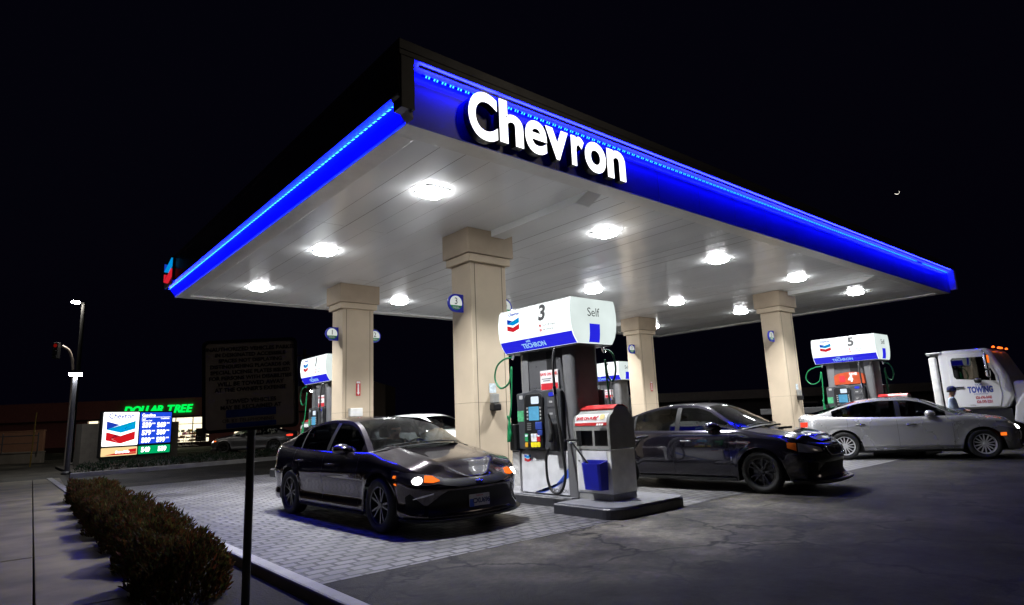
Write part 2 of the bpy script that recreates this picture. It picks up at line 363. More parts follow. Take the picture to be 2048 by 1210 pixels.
def asphalt_mat():
    m, nt, out = nodes('old_asphalt'); L = nt.links.new
    b = nd(nt, 'ShaderNodeBsdfPrincipled'); tc = nd(nt, 'ShaderNodeTexCoord'); O = tc.outputs['Object']; b.inputs['Specular IOR Level'].default_value = .22
    def noise(s, d=6, r=.55):
        n = nd(nt, 'ShaderNodeTexNoise'); n.inputs['Scale'].default_value = s; n.inputs['Detail'].default_value = d; n.inputs['Roughness'].default_value = r; L(O, n.inputs['Vector']); return n
    n1 = noise(.55, 8, .62); n2 = noise(2.4, 8, .7); n3 = noise(90, 3)
    r1 = nd(nt, 'ShaderNodeValToRGB'); e = r1.color_ramp.elements; e[0].position = .33; e[0].position = .4; e[0].color = (.015,.0138,.0115,1); e[1].position = .62; e[1].color = (.135,.122,.097,1); L(n1.outputs['Fac'], r1.inputs[0])
    r2 = nd(nt, 'ShaderNodeValToRGB'); e = r2.color_ramp.elements; e[0].position = .38; e[0].color = (.38,.38,.38,1); e[1].position = .60; e[1].color = (1.3,1.3,1.3,1); L(n2.outputs['Fac'], r2.inputs[0])
    mx = nd(nt, 'ShaderNodeMixRGB', blend_type='MULTIPLY'); mx.inputs[0].default_value = .8; L(r1.outputs[0], mx.inputs[1]); L(r2.outputs[0], mx.inputs[2])
    r3 = nd(nt, 'ShaderNodeMapRange'); r3.inputs['From Min'].default_value = .3; r3.inputs['From Max'].default_value = .7; r3.inputs['To Min'].default_value = .35; r3.inputs['To Max'].default_value = 1.8; n9 = noise(14, 6, .7); s9 = nd(nt, 'ShaderNodeMath', operation='MULTIPLY_ADD'); s9.inputs[1].default_value = .72; h9 = nd(nt, 'ShaderNodeMath', operation='MULTIPLY'); h9.inputs[1].default_value = .5; L(n3.outputs['Fac'], h9.inputs[0]); L(n9.outputs['Fac'], s9.inputs[0]); L(h9.outputs[0], s9.inputs[2]); L(s9.outputs[0], r3.inputs['Value'])
    m3 = nd(nt, 'ShaderNodeMixRGB', blend_type='MULTIPLY'); m3.inputs[0].default_value = .8; L(mx.outputs[0], m3.inputs[1]); L(r3.outputs[0], m3.inputs[2])
    # dusty worn patch, also darkened outwards to paint in the lamps' falloff
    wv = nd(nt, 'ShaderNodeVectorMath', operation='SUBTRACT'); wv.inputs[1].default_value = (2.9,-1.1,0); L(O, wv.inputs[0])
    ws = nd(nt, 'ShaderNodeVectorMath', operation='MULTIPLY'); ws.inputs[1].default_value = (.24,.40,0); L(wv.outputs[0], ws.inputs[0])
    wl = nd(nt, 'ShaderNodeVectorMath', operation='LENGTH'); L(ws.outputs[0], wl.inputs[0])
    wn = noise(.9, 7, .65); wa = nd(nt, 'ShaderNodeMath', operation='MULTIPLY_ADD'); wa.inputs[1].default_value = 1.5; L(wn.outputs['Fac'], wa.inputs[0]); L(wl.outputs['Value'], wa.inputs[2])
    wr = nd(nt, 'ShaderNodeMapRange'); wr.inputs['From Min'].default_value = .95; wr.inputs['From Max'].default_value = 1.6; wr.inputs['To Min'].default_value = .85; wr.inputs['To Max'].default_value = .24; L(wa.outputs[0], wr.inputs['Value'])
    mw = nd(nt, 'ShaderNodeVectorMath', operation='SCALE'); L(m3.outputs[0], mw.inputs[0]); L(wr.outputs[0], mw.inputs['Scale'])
    # cracks
    dn = noise(1.6, 5); sc = nd(nt, 'ShaderNodeVectorMath', operation='SCALE'); sc.inputs['Scale'].default_value = .9; L(dn.outputs['Color'], sc.inputs[0])
    ad = nd(nt, 'ShaderNodeVectorMath', operation='ADD'); L(O, ad.inputs[0]); L(sc.outputs[0], ad.inputs[1])
    vo = nd(nt, 'ShaderNodeTexVoronoi', feature='DISTANCE_TO_EDGE'); vo.inputs['Scale'].default_value = .75; L(ad.outputs[0], vo.inputs['Vector'])
    cr = nd(nt, 'ShaderNodeMapRange'); cr.inputs['From Min'].default_value = .002; cr.inputs['From Max'].default_value = .03; cr.inputs['To Min'].default_value = 1; cr.inputs['To Max'].default_value = 0; L(vo.outputs['Distance'], cr.inputs['Value'])
    n6 = noise(.8, 3); c6 = nd(nt, 'ShaderNodeMapRange'); c6.inputs['From Min'].default_value = .38; c6.inputs['From Max'].default_value = .48; L(n6.outputs['Fac'], c6.inputs['Value'])
    cm = nd(nt, 'ShaderNodeMath', operation='MULTIPLY'); L(cr.outputs[0], cm.inputs[0]); L(c6.outputs[0], cm.inputs[1])
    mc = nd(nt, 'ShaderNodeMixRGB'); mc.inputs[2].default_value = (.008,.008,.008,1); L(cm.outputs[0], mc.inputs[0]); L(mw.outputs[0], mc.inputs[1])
    L(mc.outputs[0], b.inputs['Base Color'])
    rr = nd(nt, 'ShaderNodeMapRange'); rr.inputs['To Min'].default_value = .55; rr.inputs['To Max'].default_value = .95; L(n2.outputs['Fac'], rr.inputs['Value']); L(rr.outputs[0], b.inputs['Roughness'])
    bp = nd(nt, 'ShaderNodeBump'); bp.inputs['Strength'].default_value = .9; bp.inputs['Distance'].default_value = .016; L(s9.outputs[0], bp.inputs['Height']); L(bp.outputs[0], b.inputs['Normal'])
    L(b.outputs[0], out.inputs[0]); return m
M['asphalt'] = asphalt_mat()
M['concrete'] = mat('sidewalk_concrete', (.205,.175,.105), .8, var=.42, vscale=1.6, bump=.3, bscale=90)
M['kerb'] = mat('kerb_concrete', (.42,.41,.40), .75, var=.2, vscale=3, bump=.3, bscale=70)
M['patch'] = mat('asphalt_patch', (.15,.147,.14), .85, var=.35, vscale=2.5, bump=.3, bscale=80)
# more materials
M['truck_glass'] = glass('truck_glass', (.10,.11,.12), .09)
M['glass_store'] = glass('store_glass', (.85,.86,.84), .05)
M['truck_blue'] = mat('truck_blue_letter', (.03,.06,.30), .5); M['truck_red'] = mat('truck_red_letter', (.38,.03,.04), .5)
M['sign_face'] = mat('sign_face', (.62,.55,.46), .35, var=.1)
M['sign_ink'] = mat('sign_ink', (.05,.04,.045), .45)
M['pylon_white'] = glow('pylon_white', (1,1,1), 2.0)
M['py_blue'] = glow('pylon_light_blue', (0,.42,.88), .8, sample=False); M['py_navy'] = glow('pylon_deep_blue', (.015,.06,.55), .8, sample=False)
M['py_red'] = glow('pylon_red', (.80,.012,.02), .8, sample=False); M['py_wine'] = glow('pylon_dark_red', (.42,.005,.02), .8, sample=False)
M['py_gold'] = glow('pylon_gold', (1,.72,.34), 1.0); M['py_panel'] = glow('pylon_blue_panel', (.015,.07,.72), 1.0, var=.15); M['py_green'] = glow('pylon_green_panel', (.0,.42,.14), .9)
M['store_light'] = glow('store_interior_light', (1,.86,.62), 2.4, var=.25, vscale=.6)
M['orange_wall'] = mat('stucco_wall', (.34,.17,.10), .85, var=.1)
M['yellow_post'] = mat('yellow_paint', (.22,.14,.02), .6)
M['pole_paint'] = mat('pole_grey', (.13,.13,.145), .5); M['mast_paint'] = mat('mast_galvanised', (.5,.42,.36), .5)
M['red_dim'] = glow('red_signal', (1,.02,.01), .12, sample=False); M['glass_off'] = mat('unlit_lens', (.03,.03,.02), .2)
M['dim_board'] = mat('dim_board', (.22,.22,.10), .7); M['dark_wall'] = mat('dark_wall', (.07,.06,.055), .85); M['warm_window'] = glow('warm_window', (1,.62,.3), .35, sample=False)
M['roof_band'] = mat('roof_band', (.20,.17,.15), .7)
H = 4.767
# ------------------------------------------------------------------ ground
def sheet(name, poly, z, m, kind='structure'):
    b = MB(); b.add([(x, y, z) for x, y in poly], [tuple(range(len(poly)))])
    return tag(b.build(name, m), kind=kind)
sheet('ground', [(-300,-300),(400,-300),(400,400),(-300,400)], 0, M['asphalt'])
sheet('paving', [(-1.34,-.42),(14.6,-.30),(14.6,13.1),(-1.0,13.1)], .004, M['pavers'])
def rot_strip(x0, y0, y1, w0, w1):      # strips that run with the pavement, slightly turned from the canopy
    k = .046
    return [(x0+w0+k*(y0), y0), (x0+w1+k*y0, y0), (x0+w1+k*y1, y1), (x0+w0+k*y1, y1)]
def slab(name, poly, z0, z1, m, kind='structure', bevel=.01):
    b = MB(); b.prism(poly, Matrix(), z0, z1); return tag(b.build(name, m, bevel=bevel), kind=kind)
# pavement in flags with open joints
fl = MB(); yy = -8.0; k = .046
lens = [2.9, 2.55, 2.6, 2.7, 2.5, 2.8, 2.6, 2.55, 2.6, 2.75]
for n in lens:
    y2 = min(yy+n, 18.2)
    for a, b2 in ((-3.06,-2.42+.02),(-4.6,-3.07),(-6.2,-4.61)):
        q = [(a+k*yy+.003, yy+.003), (b2+k*yy-.003, yy+.003), (b2+k*(y2)-.003, y2-.003), (a+k*y2+.003, y2-.003)]
        fl.prism(q, Matrix(), -.05, .10 + random.uniform(-.004,.004))
    yy = y2
tag(fl.build('sidewalk', M['concrete'], bevel=.006), kind='structure')
slab('planter_soil', [(-2.42-.3,-7),(-1.5,-7),(-1.45,5.6),(-1.75,9.0),(-2.0,9.0)], -.05, .045, M['soil'])
slab('kerb', [(-1.49,-7),(-1.36,-7),(-1.335,5.0),(-1.47,5.0)], -.05, .14, M['kerb'], bevel=.02)
slab('kerb_edge', [(-1.97,9.2),(-1.80,9.2),(-1.74,18.2),(-1.90,18.2)], -.05, .12, M['kerb'], bevel=.02)
slab('kerb_end', [(-1.47,5.01),(-1.335,5.01),(-1.62,9.05),(-1.78,9.05)], -.05, .13, M['kerb'], bevel=.02)
# planting bed and kerb on the far side of the drive
slab('planter_bed', [(-1.0,19.6),(7.4,21.6),(26,25.6),(26,30),(3.6,29.5),(-1.0,27.8)], -.05, .10, M['soil'])
slab('kerb_drive', [(-1.2,19.4),(7.4,21.4),(26,25.4),(26,25.58),(7.4,21.58),(-1.2,19.58)], -.05, .15, M['kerb'], bevel=.02)
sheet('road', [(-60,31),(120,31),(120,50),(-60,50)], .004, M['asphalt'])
sheet('lane_marking', [(-40,40),(60,40),(60,40.15),(-40,40.15)], .008, M['paper'])

# ------------------------------------------------------------------ canopy
can = thing('fuel_canopy', 'wide flat station canopy with bright blue lit edges and white panelled underside', 'canopy', (0,0,0))
LX, LY = 20.4, 11.65
b = MB(); x = .30; W = .4064
while x < LX-.32:
    x1 = min(x+W-.007, LX-.30); t = random.uniform(-.0025,.0025); t2 = random.uniform(-.003,.003)
    nseg = 3; ys = [.30 + (LY-.6)*i/nseg for i in range(nseg+1)]
    for i in range(nseg):
        b.add([(x,ys[i]+.003,H+.012+t+random.uniform(0,.0012)),(x1,ys[i]+.003,H+.012-t),(x1,ys[i+1]-.003,H+.012-t+t2),(x,ys[i+1]-.003,H+.012+t+t2)], [(3,2,1,0)])
        b.add([(x1,ys[i],H+.012-t),(x1,ys[i],H+.05),(x1,ys[i+1],H+.05),(x1,ys[i+1],H+.012-t)], [(0,1,2,3)])
    x += W
b.box((.29,.29,H+.05),(LX-.29,LY-.29,H+.06), 1)
b.build('soffit', [M['soffit'], M['joint']], can)
b = MB()
for a, c in (((0,0,H-.02),(LX,.30,H+.07)),((0,LY-.30,H-.02),(LX,LY,H+.07)),((0,.302,H-.02),(.30,LY-.302,H+.07)),((LX-.30,.302,H-.02),(LX,LY-.302,H+.07))): b.box(a, c)
b.build('soffit_border', M['flash'], can, bevel=.008)
# boxed downstand beams from the columns to the edges
for cx in (3.46, 14.98):
    for y0, y1, ch in ((.302, 2.79, 1), (8.99, LY-.302, -1)):
        pr = [(y0+(.32 if ch > 0 else 0), H-.115), (y1-(.32 if ch < 0 else 0), H-.115), (y1, H+.012), (y0, H+.012)]
        MB().prism(pr, Matrix(((0,0,1,cx-.02),(1,0,0,0),(0,1,0,0),(0,0,0,1))), 0, .32).build('beam', M['white_panel'], can, bevel=.006)
# dark outer box: top slab, lips and gussets
b = MB(); o = .20; zt = 5.68
b.box((-o,-o,5.55),(LX+o,LY+o,zt))
b.box((-o,-o,5.48),(LX+o,-o+.02,5.549)); b.box((-o,LY+o-.02,4.98),(LX+o,LY+o,5.549))
b.box((-o,-o+.021,5.0),(-o+.02,LY+o-.021,5.549)); b.box((LX+o-.02,-o+.021,4.98),(LX+o,LY+o-.021,5.549))
b.box((-o+.021,-o,4.83),(.0,-.012,5.479))                          # near corner block
b.box((LX,-o,4.85),(LX+o-.021,-.012,5.479), 1)
b.build('fascia', [M['fascia_dark'], M['cove_blue']], can, bevel=.006)
b = MB()
b.box((-.02,-.15,4.775),(.0,-.001,4.829)); b.box((-.02,-.02,4.745),(.0,-.001,4.774)); b.prism([(0,0),(-.20,.235),(-.20,.20),(0,-.04)], Matrix(((1,0,0,0),(0,0,-1,0),(0,1,0,4.78),(0,0,0,1))), .0, .16)
b.build('end_bracket', M['flash'], can, bevel=.004)
# lit recess, lettered side
b = MB(); n = 34
for i in range(n):
    x0 = LX*i/n; x1 = LX*(i+1)/n - (.004 if i % 2 else 0)
    b.add([(x0,-.02,4.75),(x1,-.02,4.75),(x1,-.02,5.43),(x0,-.02,5.43)], [(0,1,2,3)])
b.add([(0,-.02,4.75),(LX,-.02,4.75),(LX,0,4.75),(0,0,4.75)], [(3,2,1,0)])
b.build('blue_panel', M['fascia_blue'], can)
MB().add([(0,-.021,5.44),(LX,-.021,5.44),(LX,-o+.021,5.50),(0,-o+.021,5.50)], [(0,1,2,3)]).build('light_cove', M['cove_blue'], can)
# lit recess, left side and the two far sides
MB().add([(-.005,0,4.78),(-.005,LY,4.78),(-.11,LY,4.955),(-.11,0,4.955)], [(0,1,2,3)]).build('blue_panel', M['fascia_blue'], can)
MB().add([(-.112,0,4.965),(-.112,LY,4.965),(-o+.021,LY,5.02),(-o+.021,0,5.02)], [(0,1,2,3)]).build('light_cove', M['cove_blue'], can)
MB().add([(LX+.005,0,4.78),(LX+.005,LY,4.78),(LX+.11,LY,4.955),(LX+.11,0,4.955)], [(3,2,1,0)]).build('blue_panel', M['fascia_blue'], can)
MB().add([(0,LY+.005,4.78),(LX,LY+.005,4.78),(LX,LY+.11,4.955),(0,LY+.11,4.955)], [(3,2,1,0)]).build('blue_panel', M['fascia_blue'], can)
# LED strips: a continuous lit tape and its brighter diodes in pairs
MB().add([(.2,-.024,5.412),(LX-.05,-.024,5.412),(LX-.05,-.040,5.434),(.2,-.040,5.434)], [(0,1,2,3)]).build('led_strip', M['led_x'], can)
MB().add([(.1,-.168,5.446),(LX-.05,-.168,5.446),(LX-.05,-.150,5.426),(.1,-.150,5.426)], [(0,1,2,3)]).build('hidden_led_bar', M['led_hid'], can)  # hidden bar, added to wash the blue panel with light
MB().add([(.08,-.172,5.449),(LX-.03,-.172,5.449),(LX-.03,-.152,5.421),(.08,-.152,5.421),(.08,-.179,5.449),(LX-.03,-.179,5.449),(LX-.03,-.159,5.419),(.08,-.159,5.419)], [(0,1,2,3),(4,7,6,5),(3,2,6,7),(0,4,5,1)]).build('added_led_shield', M['cove_blue'], can)  # opaque shield, added to keep the bar's light off the ground
MB().add([(-.118,.02,4.952),(-.118,LY-.02,4.952),(-.148,LY-.02,4.944),(-.148,.02,4.944)], [(0,1,2,3)]).build('led_strip', M['led_y'], can)
# vertical pilot: dark cap plate on top
# ------------------------------------------------------------------ canopy lamps
rows = ['nearest the white lettering', 'along the canopy middle', 'along the far canopy edge']
cols = ['leftmost', 'second from left', 'middle', 'second from right', 'rightmost']
def lamp_proto():
    t = thing('canopy_light', 'x', 'canopy light', (0,0,0), 0, 'recessed canopy lights')
    MB().prism(rrect(.42,.42,.05), Matrix(), -.010, 0).build('trim_plate', M['white_paint'], t, bevel=.004)
    li = bpy.data.lights.new('canopy_led', 'AREA'); li.shape = 'SQUARE'; li.size = .30; li.energy = 190; li.spread = R(112); li.color = (.965,.98,1)
    lo = bpy.data.objects.new('canopy_led', li); COL.objects.link(lo); lo.parent = t; lo.location = (0,0,-.078)
    b = MB(); rings = []
    for k in range(6):
        q = k/5; w = .385 - .10*q**2.2; z = -.019 - .052*math.sin(q*PI/2)
        rings.append([(x, y, z) for x, y in rrect(w, w, .06+.05*q)])
    b.grid([r_ + [r_[0]] for r_ in rings], 1); b.add(rings[-1], [tuple(range(len(rings[-1])-1, -1, -1))], 0)
    b.build('lens', [M['lens'], M['lens_side']], t, smooth=60); return t
lp = lamp_proto(); first = True
for i in range(5):
    for j in range(3):
        t = lp if first else copy_tree(lp); first = False
        t.location = (1.449+3.94*i, 1.693+3.932*j, H+.004)
        t['label'] = 'square canopy light, %s in the row %s' % (cols[i], rows[j])

# ------------------------------------------------------------------ canopy lettering
wm = thing('illuminated_sign', 'big white backlit letters standing on the blue canopy edge', 'sign', (2.3,-.02,4.82))
LT = [('C',.79,1.25,4.765,5.42),('h',1.285,1.69,4.82,5.435),('e',1.725,2.12,4.81,5.29),('v',2.10,2.54,4.825,5.28),('r',2.60,2.865,4.825,5.29),('o',2.88,3.335,4.815,5.295),('n',3.365,3.785,4.82,5.29)]
for ch, x0, x1, z0, z1 in LT:
    me = text(ch, 1, .5, offset={'e':.022,'r':.03,'C':.03,'o':.03}.get(ch,.03), res=8)
    xs = [v.co.x for v in me.vertices]; ys = [v.co.y for v in me.vertices]
    sx = (x1-x0)/(max(xs)-min(xs)); sy = (z1-z0)/(max(ys)-min(ys)); b = MB()
    mm = [((v.co.x-min(xs))*sx + x0-2.3, -.03 if v.co.z < 0 else -.14, (v.co.y-min(ys))*sy + z0-4.82) for v in me.vertices]
    nrm = [p.normal.z for p in me.polygons]
    b.add(mm, [tuple(p.vertices) for p in me.polygons])
    b.m = [0 if q > .5 else 1 for q in nrm]
    b.build('letter', [M['letter'], M['letter_side']], wm)
# hallmark panel on the left edge, far end
def logo(b, M4, w, d0=.001, d1=.004, mi=(0,1,2,3)):
    """two stacked chevrons, w wide, centred on the frame; blue over red, each with a folded darker end"""
    q = lambda pts: [((x-.5)*w, (.40-y)*w) for x, y in pts]
    b.prism(q([(0,.29),(.5,.41),(1,.29),(1,.02),(.5,.155),(.22,.225)]), M4, d0, d1, mi[0])
    b.prism(q([(0,.29),(.21,.227),(.46,.148),(0,.02)]), M4, d0, d1, mi[1])
    b.prism(q([(.5,.765),(1,.64),(1,.37),(.5,.51),(.2,.60)]), M4, d0, d1, mi[2])
    b.prism(q([(.495,.764),(.19,.598),(.47,.503),(0,.37),(0,.64)]), M4, d0, d1, mi[2])
    b.prism(q([(.12,.62),(.49,.515),(.30,.462)]), M4, d1+.0005, d1+.001, mi[3])
LOGO = [M['logo_blue'], M['logo_navy'], M['logo_red'], M['logo_wine']]
hm = thing('emblem_sign', 'lit blue and red chevron emblem on the far left canopy edge', 'sign', (-.20,12.0-.75,5.30))
MB().prism(rrect(.86,.70,.06), frame((-.001,0,0),(0,-1,0),(0,0,1)), 0, .045).build('back_plate', M['fascia_dark'], hm, bevel=.004)
b = MB(); logo(b, frame((-.046,0,.0),(0,-1,0),(0,0,1)), .78, .001, .03); b.build('emblem', LOGO, hm)

# ------------------------------------------------------------------ columns
def column(label, x, y, z0=0):
    t = thing('canopy_column', label, 'column', (x,y,z0), 0, 'tan canopy columns')
    hx, y0, y1 = .415, -.40, .20
    b = MB(); b.box((-hx,y0,0),(hx,y1,H-.60-z0+.0))
    b.build('shaft', M['tan'], t, bevel=.012)
    g = MB()
    for gx in (-hx+.095, hx-.10): g.box((gx-.006,y0-.002,.02),(gx+.006,y0+.01,H-.62-z0), 0)
    for gx in (-hx+.095, hx-.10): g.box((gx-.006,y1-.01,.02),(gx+.006,y1+.002,H-.62-z0), 0)
    g.box((-hx-.0015,y0-.0015,1.62),(hx+.0015,y1+.0015,1.624), 0)
    g.build('panel_joint', M['joint'], t)
    MB().box((-hx-.07,y0-.07,H-.60-z0),(hx+.07,y1+.07,H-.46-z0)).build('necking', M['tan'], t, bevel=.008)
    MB().box((-hx-.115,y0-.115,H-.455-z0),(hx+.115,y1+.115,H+.01-z0)).build('capital', M['tan_shaded'], t, bevel=.008)
    return t
column('tan column behind the pump numbered 3, nearest the camera', 3.46, 3.34)
column('tan column between the round signs 1 and 2, furthest left', 3.46, 8.64)
column('tan column rising beyond the dark sedan roof, round sign 7 on it', 14.98, 8.64)
column('tan column just left of the pump numbered 5', 14.98, 3.34)

def number_sign(num, label, x, y, z, side, s=.33, diesel=True):
    """round blade sign; side -1 hangs left of the column, +1 right"""
    t = thing('pump_number_sign', label, 'number sign', (x,y,z), 0, 'round pump number signs')
    F = frame((side*(-.0),0,0),(1,0,0),(0,0,1)); r = s/2
    pts = [(r*math.cos(R(a)), r*math.sin(R(a))) for a in range(90, 271, 10)] + [(r,-r),(r,r)]
    if side > 0: pts = [(-p[0], p[1]) for p in pts][::-1]
    ox = -r if side < 0 else r
    pts = [(p[0]+ox, p[1]) for p in pts]
    MB().prism(pts, F, -.022, .022).build('plate', M['ink_blue2'], t, bevel=.004)
    rr = r*.80; c = [(rr*math.cos(R(a))+ox, rr*math.sin(R(a))) for a in range(0,360,10)]
    up = [p for p in c if p[1] >= -.35*rr]; 
    up = [(rr*math.cos(R(a))+ox, rr*math.sin(R(a))) for a in range(-20,201,10)]
    lo = [(rr*math.cos(R(a))+ox, rr*math.sin(R(a))) for a in range(200,341,10)]
    b = MB(); b.prism(up, F, .023, .026, 0); b.prism(lo, F, .023, .026, 1)
    b.mesh(text(num, .17, .001), F @ Matrix.Translation((ox,.03,.028)), 2)
    b.mesh(text('DIESEL', .052, .001, offset=.001), F @ Matrix.Translation((ox,-.088,.028)), 3)
    b.build('face', [M['sign_white'], M['ink_green'], M['ink'], M['paper']], t)
M['sign_white'] = glow('number_sign_face', (.86,.92,.88), .62)
M['ink_blue2'] = mat('sign_blue', (.02,.03,.55), .35)
cx = .415
number_sign('3', 'round blue sign reading 3 on the nearest column', 3.46-cx, 3.20, 3.42, -1)
number_sign('4', 'round sign reading 4, half hidden above the nearest pump', 3.46+cx, 3.20, 3.44, 1)
number_sign('1', 'round blue sign reading 1 on the left column', 3.46-cx, 8.50, 3.55, -1)
number_sign('2', 'round blue sign reading 2 on the left column', 3.46+cx, 8.50, 3.55, 1)
number_sign('7', 'round blue sign reading 7 on the column past the dark sedan', 14.98-cx, 8.50, 3.62, -1)
number_sign('8', 'round blue sign reading 8, its edge showing right of its column', 14.98+cx, 8.50, 3.62, 1)
t5 = number_sign('5', 'round blue sign reading 5 on the right column', 14.98-cx, 3.20, 3.42, -1)

def dispenser(label, x, y, z):
    t = thing('towel_dispenser', label, 'dispenser', (x,y,z), 0, 'towel dispensers on columns')
    MB().box((-.075,-.10,.0),(.075,0,.17)).build('case', M['bin_grey'], t, bevel=.015)
    MB().box((-.085,-.14,-.13),(.085,0,-.005)).build('tray', M['black'], t, bevel=.02)
    MB().prism(rrect(.15,.17,.008,cy=.27), frame((0,-.004,0),(1,0,0),(0,0,1)), 0, .006).build('notice', M['notice'], t)
M['notice'] = mat('pale_notice', (.55,.62,.66), .5, var=.3, vscale=25)
dispenser('grey and black towel dispenser on the nearest column', 3.46, 2.938, 1.60)
dispenser('grey and black towel dispenser on the right column', 15.10, 2.938, 1.62)

def extinguisher_sign(label, x, y, z):
    t = thing('fire_arrow_sign', label, 'sign', (x,y,z), 0, 'fire extinguisher arrow signs')
    F = frame((0,0,0),(1,0,0),(0,0,1))
    MB().prism(rrect(.115,.36,.008), F, 0, .004).build('plate', M['ink_red'], t)
    b = MB(); b.prism([(-.02,.10),(.02,.10),(.02,-.10),(.04,-.10),(0,-.165),(-.04,-.10),(-.02,-.10)], F, .0045, .006)
    b.prism(rrect(.10,.05,.005,cy=.145), F, .0045, .006); b.build('arrow', M['paper'], t)
extinguisher_sign('red sign with white down arrow on the left column', 3.46, 8.233, 2.20)
extinguisher_sign('red sign with down arrow on the column past the dark sedan', 15.05, 8.233, 2.25)
t = thing('extinguisher_cabinet', 'small white box low on the left column', 'box', (3.36,8.22,1.62))
MB().box((-.16,-.12,-.10),(.16,.018,.10)).build('case', M['bin_white'], t, bevel=.015)
MB().prism(rrect(.20,.05,.01), frame((0,-.121,0),(1,0,0),(0,0,1)), 0, .003).build('label_strip', M['paper'], t)

# ------------------------------------------------------------------ islands
def island(label, x, ycol, s, z):
    """raised pad under the bin and a narrower run under pump and column; s = +1 when the pad lies towards -y"""
    b = MB()
    def P(pts): return [(px, py*s) for px, py in (pts if s > 0 else pts[::-1])]
    r = .22
    def corner(cx, cy, a0): return [(cx+r*math.cos(R(a0+k*15)), cy+r*math.sin(R(a0+k*15))) for k in range(7)]
    pad = corner(-.80+r, -3.76+r, 180) + corner(.80-r, -3.76+r, 270) + [(.80,-2.62),(-.80,-2.62)]
    run = [(-.36,-2.619),(.36,-2.619),(.36,-.45),(-.36,-.45)]
    t = thing('pump_island', label, 'island', (x, ycol, 0), 0, 'raised pump islands')
    for poly in (pad, run):
        q = P(poly)
        bb = MB(); bb.prism(q, Matrix(), -.03, z-.012, 0); 
        bb.build('edge', M['curb_black'], t, bevel=.03, seg=3)
    for poly in (pad, run):
        cxm = sum(p[0] for p in poly)/len(poly); cym = sum(p[1] for p in poly)/len(poly)
        q = P([(cxm+(p[0]-cxm)*.95, cym+(p[1]-cym)*.95) for p in poly])
        MB().prism(q, Matrix(), z-.02, z).build('top', M['island_top'], t, bevel=.008)
    return t
island('raised island with black edge under the nearest pump and bin', 3.50, 3.34, 1, .15)
island('raised island under the pump numbered 1', 3.55, 8.64, -1, .22)
island('raised island under the pump behind the silver sedan', 14.9, 3.34, 1, .22)
island('raised island under the far middle pump', 15.1, 8.64, -1, .30)

